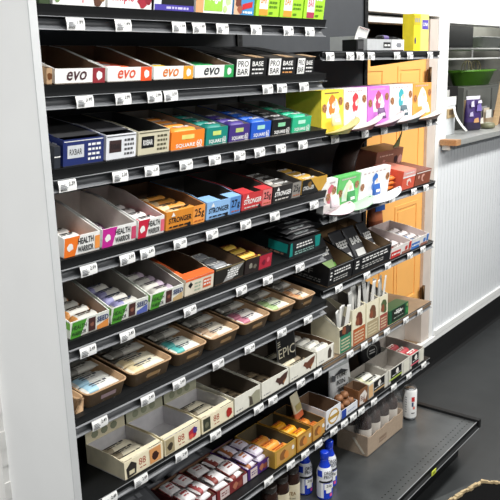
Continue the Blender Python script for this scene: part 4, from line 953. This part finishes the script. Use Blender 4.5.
c = carton(k, .815, .915, 'cream box with brown cookie print behind the pink striped box', .130, .130, .05, c3('dcd4c0'), KRAFTD, closed=c3('dcd4c0'), dy=.225, fp=[('b', .5, .75, .022, c3('8a4a34')), ('b', .6, .3, .014, c3('b89070'))])

# ------------------------------------------------------------------ on the base deck
BLUE_B = mat('blue_bottle_sleeve', (26, 60, 190), .25, 0, .05); BWH = mat('white_bottle_sleeve', (232, 234, 240), .3, 0, .02); NAVYB = mat('dark_bottle_cap', (24, 34, 96), .35)
def bottle(label, x, y, rz):
    mb = MB()
    prof = [(.026, 0), (.031, .004), (.032, .012), (.032, .040), (.0315, .080), (.0305, .098), (.031, .104), (.0325, .110), (.0305, .128), (.0235, .148), (.0172, .166), (.0160, .176), (.0160, .182)]
    mats = [BWH, BLUE_B, BWH, BWH, BWH, BWH, BWH, BWH, BWH, BLUE_B, BLUE_B, BLUE_B]
    mb.lathe(prof, mats, 24)
    o = mb.build('drink_bottle'); place(o, (x, y, ZDK+.0012), (0, 0, rz)); o.scale = (.96, .96, .90); tag(o, label, 'bottle', 'blue and white drink bottles on the base deck')
    cp = MB(); cp.lathe([(.0165, .1825), (.0175, .184), (.0175, .211), (.0165, .2135), (.006, .214)], BLUE_B, 18); cp.build('cap', o)
    pb = MB(); r = .0329
    pb.text('ORGANIC', (0, 0, .122), (1, 0, 0), (0, 0, 1), .016, INK, w=.062, wrap=(r, R(-162)), bold=.01)
    pb.text('PROTEIN', (0, 0, .104), (1, 0, 0), (0, 0, 1), .016, INK, w=.062, wrap=(r, R(-162)), bold=.01)
    def band(a0, a1, z0, z1, m_, e):
        n = 8
        for j in range(n):
            t0, t1 = R(a0+(a1-a0)*j/n), R(a0+(a1-a0)*(j+1)/n); q = r+e
            pb.face([(q*math.cos(t0), q*math.sin(t0), z0), (q*math.cos(t1), q*math.sin(t1), z0), (q*math.cos(t1), q*math.sin(t1), z1), (q*math.cos(t0), q*math.sin(t0), z1)], m_)
    band(-200, 20, .083, .092, BK, .0002); band(-215, -185, .012, .082, c3('c4c8d4'), 0); band(-165, -60, .010, .082, BLUE_B, 0); band(-160, -80, .052, .080, WH, .0004); band(-148, -104, .036, .052, WH, .0004)
    band(-215, -175, .110, .140, BLUE_B, -.0002)
    pb.text('20g', (0, 0, .060), (1, 0, 0), (0, 0, 1), .015, INK, w=.026, wrap=(r+.001, R(-146)), bold=.01)
    band(-120, -98, .018, .032, c3('e0508c'), .0006)
    pb.build('label_print', o)
bottle('blue and white drink bottle, nearest of three', -.004, -.012, R(12))
bottle('blue and white drink bottle, standing to the right of its pair', .078, .020, R(8))
bottle('blue and white drink bottle, half hidden behind nearest one', -.022, .068, R(20))
DKB = mat('dark_brown_bottle', (46, 28, 22), .18, 0, .1); LBL = mat('cream_bottle_label', (206, 196, 170), .5, 0, .05)
for q, (x, y) in enumerate(((-.300, .030), (-.225, .035), (-.150, .040))):
    mb = MB(); mb.lathe([(.028, 0), (.032, .004), (.032, .030), (.0322, .031), (.0322, .122), (.032, .123), (.032, .140), (.0305, .150), (.0270, .158), (.0270, .162)], [DKB, DKB, DKB, LBL, DKB, DKB, DKB, DKB, DKB], 20)
    o = mb.build('dark_bottle'); place(o, (x, y, ZDK+.0012)); tag(o, 'dark brown wide mouthed bottle with cream label, %s of three under lowest shelf' % ('nearest', 'middle', 'farthest')[q], 'bottle', 'dark bottles with cream labels')
    cp = MB(); cp.lathe([(.0270, .1625), (.0290, .164), (.0290, .182), (.0275, .185)], c3('2a2420'), 14); cp.build('cap', o)
    pb = MB(); pb.text('TEA', (0, 0, .08), (1, 0, 0), (0, 0, 1), .014, c3('7a5a2c'), w=.03, wrap=(.0326, R(-165)))
    for r_ in range(3):
        t0 = R(-175); t1 = R(-115); pb.face([(.0326*math.cos(t0+(t1-t0)*a/4), .0326*math.sin(t0+(t1-t0)*a/4), .045+.010*r_) for a in range(5)] + [(.0326*math.cos(t0+(t1-t0)*a/4), .0326*math.sin(t0+(t1-t0)*a/4), .049+.010*r_) for a in range(4, -1, -1)], c3('8a8470'))
    m2 = MB(); m2.v, m2.f, m2.mi, m2.m, m2.sm = pb.v, pb.f, pb.mi, pb.m, pb.sm; m2.build('label_print', o)
# kraft carrier with dark bottles
KC = mat('kraft_carrier_board', (164, 142, 118), .75, 0, .07, 60)
cx0, cx1, cy0, cy1 = .350, .668, .0, .150
ca = thing('bottle_carrier', 'kraft carton carrier of dark bottles wrapped in clear film', 'carrier', (cx0, cy0, ZDK+.001))
W_, D_ = cx1-cx0, cy1-cy0
m = MB(); t = .003
m.box(0, W_, 0, D_, 0, t, KC)
n = 4
def scallop(L, n, h0, h1):
    pts = [(0, 0), (L, 0), (L, h1)]
    for i in range(n-1, -1, -1):
        for j in range(1, 7):
            u = (i + 1 - j/6)*L/n; pts.append((u, h1 - (h1-h0)*math.sin(math.pi*j/6)**.7 if j < 6 else h1))
    return pts
m.build('base', ca)
m = MB(); m.prism_y(scallop(W_, 4, .082, .090), 0, t, KC); o = m.build('front_board', ca)
pb = MB(); pb.face([(.10, -.0006, .022), (.165, -.0006, .022), (.165, -.0006, .046), (.10, -.0006, .046)], c3('84694f')); pb.face([(.108, -.0009, .030), (.157, -.0009, .030), (.157, -.0009, .034), (.108, -.0009, .034)], KC); pb.build('stamp', o)
MB().prism_y(scallop(W_, 4, .082, .090), D_-t, D_, KC).build('back_board', ca)
for xx in (0, W_-t):
    MB().prism_x([(t, t), (D_-t, t), (D_-t, .092), (t, .092)], xx, xx+t, KC).build('end_board', ca)
MB().prism_x([(.012, .01), (.022, .006), (.075, .068), (.066, .074)], -.0008, -.0002, c3('cfc6b4')).build('tape', ca)
PAPER = mat('pale_bottle_label', (196, 188, 178), .6, 0, .05)
q = 0
for j in range(2):
    for i in range(4):
        mb = MB(); mb.lathe([(.026, 0), (.031, .004), (.031, .050), (.0312, .051), (.0312, .108), (.031, .109), (.031, .135), (.027, .155), (.015, .165), (.0135, .190), (.0135, .196)], [DKB, DKB, DKB, PAPER, DKB, DKB, DKB, DKB, DKB, DKB], 18)
        o = mb.build('carrier_bottle'); place(o, (cx0+.040+i*.0785, cy0+.040+j*.070, ZDK+.0048)); tag(o, 'dark brown bottle in the kraft carrier, %s along the %s row' % (ORD[i], ('front', 'back')[j]), 'bottle', 'bottles in the kraft carrier')
        cp = MB(); cp.lathe([(.014, .1965), (.015, .198), (.015, .206), (.013, .209)], c3('55504a'), 12); cp.build('cap', o)
FILM = bpy.data.materials.new('clear_shrink_film'); FILM.use_nodes = True
nt = FILM.node_tree; b = nt.nodes['Principled BSDF']; b.inputs['Base Color'].default_value = (.8, .8, .8, 1); b.inputs['Roughness'].default_value = .22; b.inputs['Alpha'].default_value = .07; b.inputs['Specular IOR Level'].default_value = .8
nz = nt.nodes.new('ShaderNodeTexNoise'); nz.inputs['Scale'].default_value = 22; bp = nt.nodes.new('ShaderNodeBump'); bp.inputs['Strength'].default_value = .5; bp.inputs['Distance'].default_value = .01
nt.links.new(nz.outputs[0], bp.inputs['Height']); nt.links.new(bp.outputs[0], b.inputs['Normal'])
m = MB(); e = .003
def ring(z, i, x=0): return [(-e+i, -e+i, z), (W_+e-i, -e+i, z), (W_+e-i, D_+e-i, z), (-e+i, D_+e-i, z)]
m.loft([ring(.001, 0), ring(.100, 0), ring(.150, .008), ring(.200, .022)], FILM, cap0=False, cap1=False, smooth=False); m.build('film', ca)
# can
CANW = mat('white_can_print', (236, 236, 234), .35, .0, .04); ALU = mat('can_aluminium', (176, 178, 180), .3, .85)
mb = MB(); mb.lathe([(.022, .0), (.026, .001), (.031, .008), (.0325, .014), (.0325, .142), (.029, .150), (.027, .153), (.0272, .156), (.026, .156), (.0255, .152)], [ALU, ALU, ALU, CANW, CANW, ALU, ALU, ALU, ALU], 24)
o = mb.build('drink_can'); place(o, (.778, .020, ZDK+.0012)); tag(o, 'white drink can with red and dark print on the deck corner', 'can')
pb = MB(); r = .0330
def cband(a0, a1, z0, z1, m_, e=0):
    n = 4
    for j in range(n):
        t0, t1 = R(a0+(a1-a0)*j/n), R(a0+(a1-a0)*(j+1)/n); q = r+e
        pb.face([(q*math.cos(t0), q*math.sin(t0), z0), (q*math.cos(t1), q*math.sin(t1), z0), (q*math.cos(t1), q*math.sin(t1), z1), (q*math.cos(t0), q*math.sin(t0), z1)], m_)
cband(-140, -112, .095, .118, RED); cband(-138, -122, .070, .092, c3('3a4a70')); cband(-128, -108, .056, .070, c3('d87a70')); cband(-140, -110, .035, .040, DGREY)
for j in range(7): cband(-195, -178, .04+.012*j, .046+.012*j, c3('a2a4a8'))
pb.build('label_print', o)
tb = MB(); tb.prism_z([(.010*math.cos(a*.628), .014*math.sin(a*.628)) for a in range(10)], .1530, .1545, ALU); tb.build('pull_tab', o)

# torn black padded mat on the floor
cu = thing('padded_mat', 'black padded mat with torn cream edge on the floor', 'mat')
A, B_, C_, D_, E_ = (.28, -.240), (.655, -.372), (.688, -.452), (.60, -.70), (.02, -.62)
VIN = mat('black_vinyl', (10, 10, 11), .9, 0, .1, 30, 0, .1); FOAM = mat('torn_cream_foam', (176, 156, 120), .85, 0, .22, 60, .8); GFB = mat('grey_mat_edge', (66, 68, 68), .8, 0, .1, 30, 0, .2)
m = MB(); m.prism_z([A, E_, D_, C_, B_], ZF+.001, ZF+.070, VIN); m.build('pad', cu)
def off(p, q, d):
    v = Vector((q[0]-p[0], q[1]-p[1])).normalized(); n_ = Vector((v.y, -v.x)); return n_*d
m = MB(); n1 = off(A, B_, .045)
m.prism_z([A, (A[0]+n1.x, A[1]+n1.y), (B_[0]+n1.x*.2, B_[1]+n1.y*.2), B_], ZF+.0702, ZF+.078, GFB); m.build('edge_band', cu)
m = MB(); rr = random.Random(2); N = 22
P0 = Vector((A[0]+n1.x*1.05, A[1]+n1.y*1.05)); P1 = Vector((B_[0]+n1.x*.2, B_[1]+n1.y*.2)); P2 = Vector(C_)
path = [P0.lerp(P1, i/N) for i in range(N+1)] + [P1.lerp(P2, i/8) for i in range(1, 9)]
dirn = Vector((n1.x, n1.y)).normalized()
for i in range(len(path)-1):
    w0 = rr.uniform(.007, .017)*(1 if i < N else .8); p, q = path[i], path[i+1]
    if i >= N: dd = Vector((-.95, -.3)).normalized()
    else: dd = dirn
    m.prism_z([(p.x, p.y), (p.x+dd.x*w0, p.y+dd.y*w0), (q.x+dd.x*w0*rr.uniform(.7, 1.3), q.y+dd.y*w0), (q.x, q.y)], ZF+.0702, ZF+.076+rr.uniform(0, .008), FOAM)
o = m.build('torn_foam', cu); o['kind'] = 'stuff'

# ------------------------------------------------------------------ pass-through counter and what stands on and behind it
CX = XO0
ct_ = thing('counter', 'grey pass through counter with wooden end above white beadboard', 'counter')
MB().box(CX-.021, 5.5, YW-.100, YW+.16, .712, .742, COUNTER).build('counter_top', ct_)
MB().box(CX-.085, CX-.022, YW-.104, YW-.005, .712, .744, WOOD).build('wooden_end', ct_)
MB().box(CX-.07, CX-.04, YW-.060, YW-.012, .684, .7115, c3('c8c8c4')).build('bracket', ct_)
ZC = .743
# clear brochure holder with brown insert, curling receipt strip
hb = thing('card_holder', 'white card holder with kraft insert at counter end', 'holder', (2.165, .475, ZC))
MB().box(-.07, .07, 0, .05, 0, .175, c3('d4d8da')).build('holder_body', hb)
MB().box(-.055, .055, -.006, -.0005, .10, .155, c3('b8a078')).build('kraft_insert', hb)
MB().box(-.075, .075, -.002, .020, .1755, .225, WH).build('top_card', hb)
MB().box(-.03, .025, -.010, -.0065, .12, .15, c3('6e5a44')).build('insert_label', hb)
m = MB(); L0 = []; L1 = []
for j in range(9):
    t = j/8; a = t*1.35
    y = -.012 - .05*math.sin(a)*t; z = .165 - .150*t + .0*t; x = .0 + .085*t*t
    L0.append((x, y, max(z, .002))); L1.append((x+.055, y+.01, max(z, .002)))
m.loft([L0, L1], WH, closed=False); o = m.build('receipt_strip'); sm = o.modifiers.new('thickness', 'SOLIDIFY'); sm.thickness = .001
place(o, (2.15, .462, ZC)); tag(o, 'long white curling paper strip hanging before the card holder', 'paper')
# purple coffee bag
pm = pouch(.130, .215, .060, c3('3e2c66'), low=c3('2c2440'), seal=c3('d8d4e0'))
for q, (u, v, w_, h_, cc) in enumerate(((-.05, .15, .03, .04, 'd8d4e6'), (.0, .12, .05, .05, '7a6ab0'), (-.06, .09, .035, .03, 'b8b0d0'), (.01, .17, .04, .02, 'e4e0ec'), (-.02, .05, .05, .03, 'c89a6a'), (.04, .04, .03, .04, 'e0d8cc'))):
    pm.face([(u, -.0315, v), (u+w_, -.0315, v), (u+w_*.8, -.0315, v+h_), (u+w_*.1, -.0315, v+h_*.8)], c3(cc))
o = pm.build('coffee_bag'); place(o, (2.50, .470, ZC), (0, 0, R(-20))); tag(o, 'purple printed bag standing on the grey counter', 'bag')
m = MB(); m.prism_x([(0, 0), (.014, 0), (.060, .185), (.048, .185)], -.04, .20, mat('kraft_easel', (190, 160, 122), .7, 0, .1, 50)); o = m.build('easel_board'); place(o, (2.53, .515, ZC), (0, 0, R(-14)))
bpy.data.objects.remove(o)
m = MB(); m.prism_y([(0, 0), (.17, 0), (.02, .185), (0, .185)], 0, .02, mat('kraft_easel', (190, 160, 122), .7, 0, .1, 50)); o = m.build('easel_board'); place(o, (2.56, .535, ZC)); tag(o, 'kraft wedge board leaning behind the purple bag', 'board')
m = MB(); m.lathe([(.03, 0), (.045, .004), (.05, .02), (.042, .035), (.02, .04)], c3('7a7a60'), 14); o = m.build('small_bowl'); place(o, (2.66, .43, ZC)); tag(o, 'small olive bowl on the counter before the kraft wedge', 'bowl')
cr_ = thing('card_rack', 'small wooden rack of cards beside the leaning frame', 'rack', (2.83, .48, ZC))
MB().box(-.06, .06, 0, .06, 0, .055, c3('a08a70')).build('rack_body', cr_)
for q, cc in enumerate(('d8d8d4', 'c8bca8', '8c8c90')): MB().box(-.05, .045, .008+.016*q, .011+.016*q, .0555, .11+.012*q, c3(cc)).build('card', cr_)
fr = thing('a_frame_stand', 'light wooden a-frame stand on the counter far end', 'stand', (3.06, .46, ZC))
WD = mat('pale_frame_wood', (196, 166, 126), .55, 0, .12, 14, 0, .5, (1, 1, 8))
MB().prism_y([(-.16, 0), (-.125, 0), (.0, .31), (-.04, .31)], 0, .03, WD).build('leg', fr)
MB().prism_y([(.16, 0), (.125, 0), (-.0395+.04, .3095), (.04, .31)][::-1], 0, .03, WD).build('leg', fr)
MB().box(-.115, .115, .004, .026, .06, .085, WD).build('shelf_bar', fr)
MB().box(-.12, .10, .031, .04, .0, .10, c3('6c4a3c')).build('backing', fr)
# dark cabinet, green basin and whisks
MB_ = MB(); MB_.box(2.80, 3.76, .66, 1.02, ZF, 1.000, mat('dark_grey_cabinet', (98, 100, 96), .5, 0, .08, 8)); cb = MB_.build('cabinet'); tag(cb, 'dark grey cabinet in the back room under the green basin', 'cabinet')
for xx in (2.84, 3.30): MB().box(xx, xx+.43, .648, .6595, ZF+.05, .98, mat('dark_grey_cabinet_door', (104, 106, 102), .5, 0, .08, 8)).build('door', cb)
GB2 = mat('green_plastic', (84, 140, 36), .35, 0, .06)
mb = MB(); N = 24
def ell(a, b, z): return [(a*math.cos(2*math.pi*j/N), b*math.sin(2*math.pi*j/N), z) for j in range(N)]
mb.loft([ell(.21, .11, 0), ell(.255, .145, .095), ell(.275, .16, .098), ell(.275, .16, .110), ell(.25, .138, .108), ell(.20, .10, .006)], GB2)
o = mb.build('basin'); place(o, (3.34, .83, 1.001)); tag(o, 'oval green plastic basin on the dark cabinet', 'basin')
for xs_ in (-1, 1): MB().box(xs_*.275-.03, xs_*.275+.03, -.05, .05, .096, .108, GB2).build('handle', o)
WIRE = mat('brass_wire', (190, 176, 140), .35, .6)
for q, (x, y, rz, lb) in enumerate(((3.24, .83, 0, 'wire whisk leaning in the green basin, nearer the post'), (3.44, .84, 50, 'wire whisk leaning in the green basin, farther one'))):
    w_ = thing('whisk', lb, 'whisk', (x, y, 1.012), (R(6), R(-10 if q == 0 else 10), R(rz))); w_.scale = (.7, .7, .55)
    m = MB()
    for lp in range(4):
        a = lp*math.pi/4; pts = [(.055*math.sin(math.pi*t/10)*math.cos(a), .055*math.sin(math.pi*t/10)*math.sin(a), .20-.11*math.cos(math.pi*t/10)*1) for t in range(11)]
        m.tube(pts, .0035, WIRE, 4); m.tube([(-x_, -y_, z_) for x_, y_, z_ in pts], .0035, WIRE, 4)
    h = m.build('wire_head', w_); h['kind'] = 'stuff'
    MB().lathe([(.008, .0), (.010, .004), (.010, .09), (.006, .095)], WIRE, 8).build('grip', w_)
ws = thing('wire_shelf', 'white wire wall shelf above the green basin', 'shelf')
WW = mat('white_coated_wire', (206, 208, 206), .4)
for z in (1.19, 1.255): MB().tube([(2.35, .66, z), (5.0, .66, z)], .007, WW).build('front_rail', ws)
m = MB(); y = .70
while y < 1.04: m.tube([(2.35, y, 1.255), (5.0, y, 1.255)], .003, WW, 4); y += .03
g = m.build('wire_deck', ws); g['kind'] = 'stuff'
for x in (2.36, 2.92, 3.5, 4.1): 
    MB().tube([(x, .66, 1.19), (x, .66, 1.255)], .006, WW).build('post', ws); MB().tube([(x, .66, 1.19), (x, 1.045, 1.19)], .005, WW).build('wall_bracket', ws)
STEEL = mat('dull_steel', (176, 178, 178), .5, .1)
for q, (x, lb) in enumerate(((3.42, 'steel pan on the wire shelf, nearer one'), (3.95, 'steel pan on the wire shelf, farther one'))):
    m = MB(); m.loft([rr_loop(.36, .24, .03, 0, 0), rr_loop(.42, .29, .03, .075, -.025), rr_loop(.46, .32, .03, .078, -.04), rr_loop(.46, .32, .03, .084, -.04), rr_loop(.41, .28, .03, .08, -.02), rr_loop(.35, .23, .03, .006, .005)], STEEL)
    o = m.build('steel_pan'); place(o, (x, .73, 1.2595)); tag(o, lb, 'pan')
m = MB(); m.box(2.40, 3.12, .74, 1.0, 1.2595, 1.42, c3('1e1f20')); m.box(2.43, 3.09, .735, .74, 1.28, 1.40, c3('2c2e30')); o = m.build('black_crate'); tag(o, 'black crate on the wire shelf beside the post', 'crate')  # crate made wide and black to darken the upper back room
# dark till screen with white card
ts = thing('till_screen', 'black till screen with white card behind the card holder', 'screen', (2.40, .60, .60))
MB().box(-.16, .16, 0, .03, .25, .42, BK).build('screen_panel', ts); MB().box(-.02, .02, .008, .024, 0, .25, BK).build('stem', ts); MB().box(-.13, .02, -.004, -.0005, .34, .40, c3('c8c8c4')).build('white_card', ts)
MB().box(2.1, 5.2, .565, .640, ZF, .598, mat('back_bench_board', (90, 88, 84), .5)).build('back_bench')
tag(bpy.data.objects['back_bench'], 'grey back bench under the till screen', 'bench')
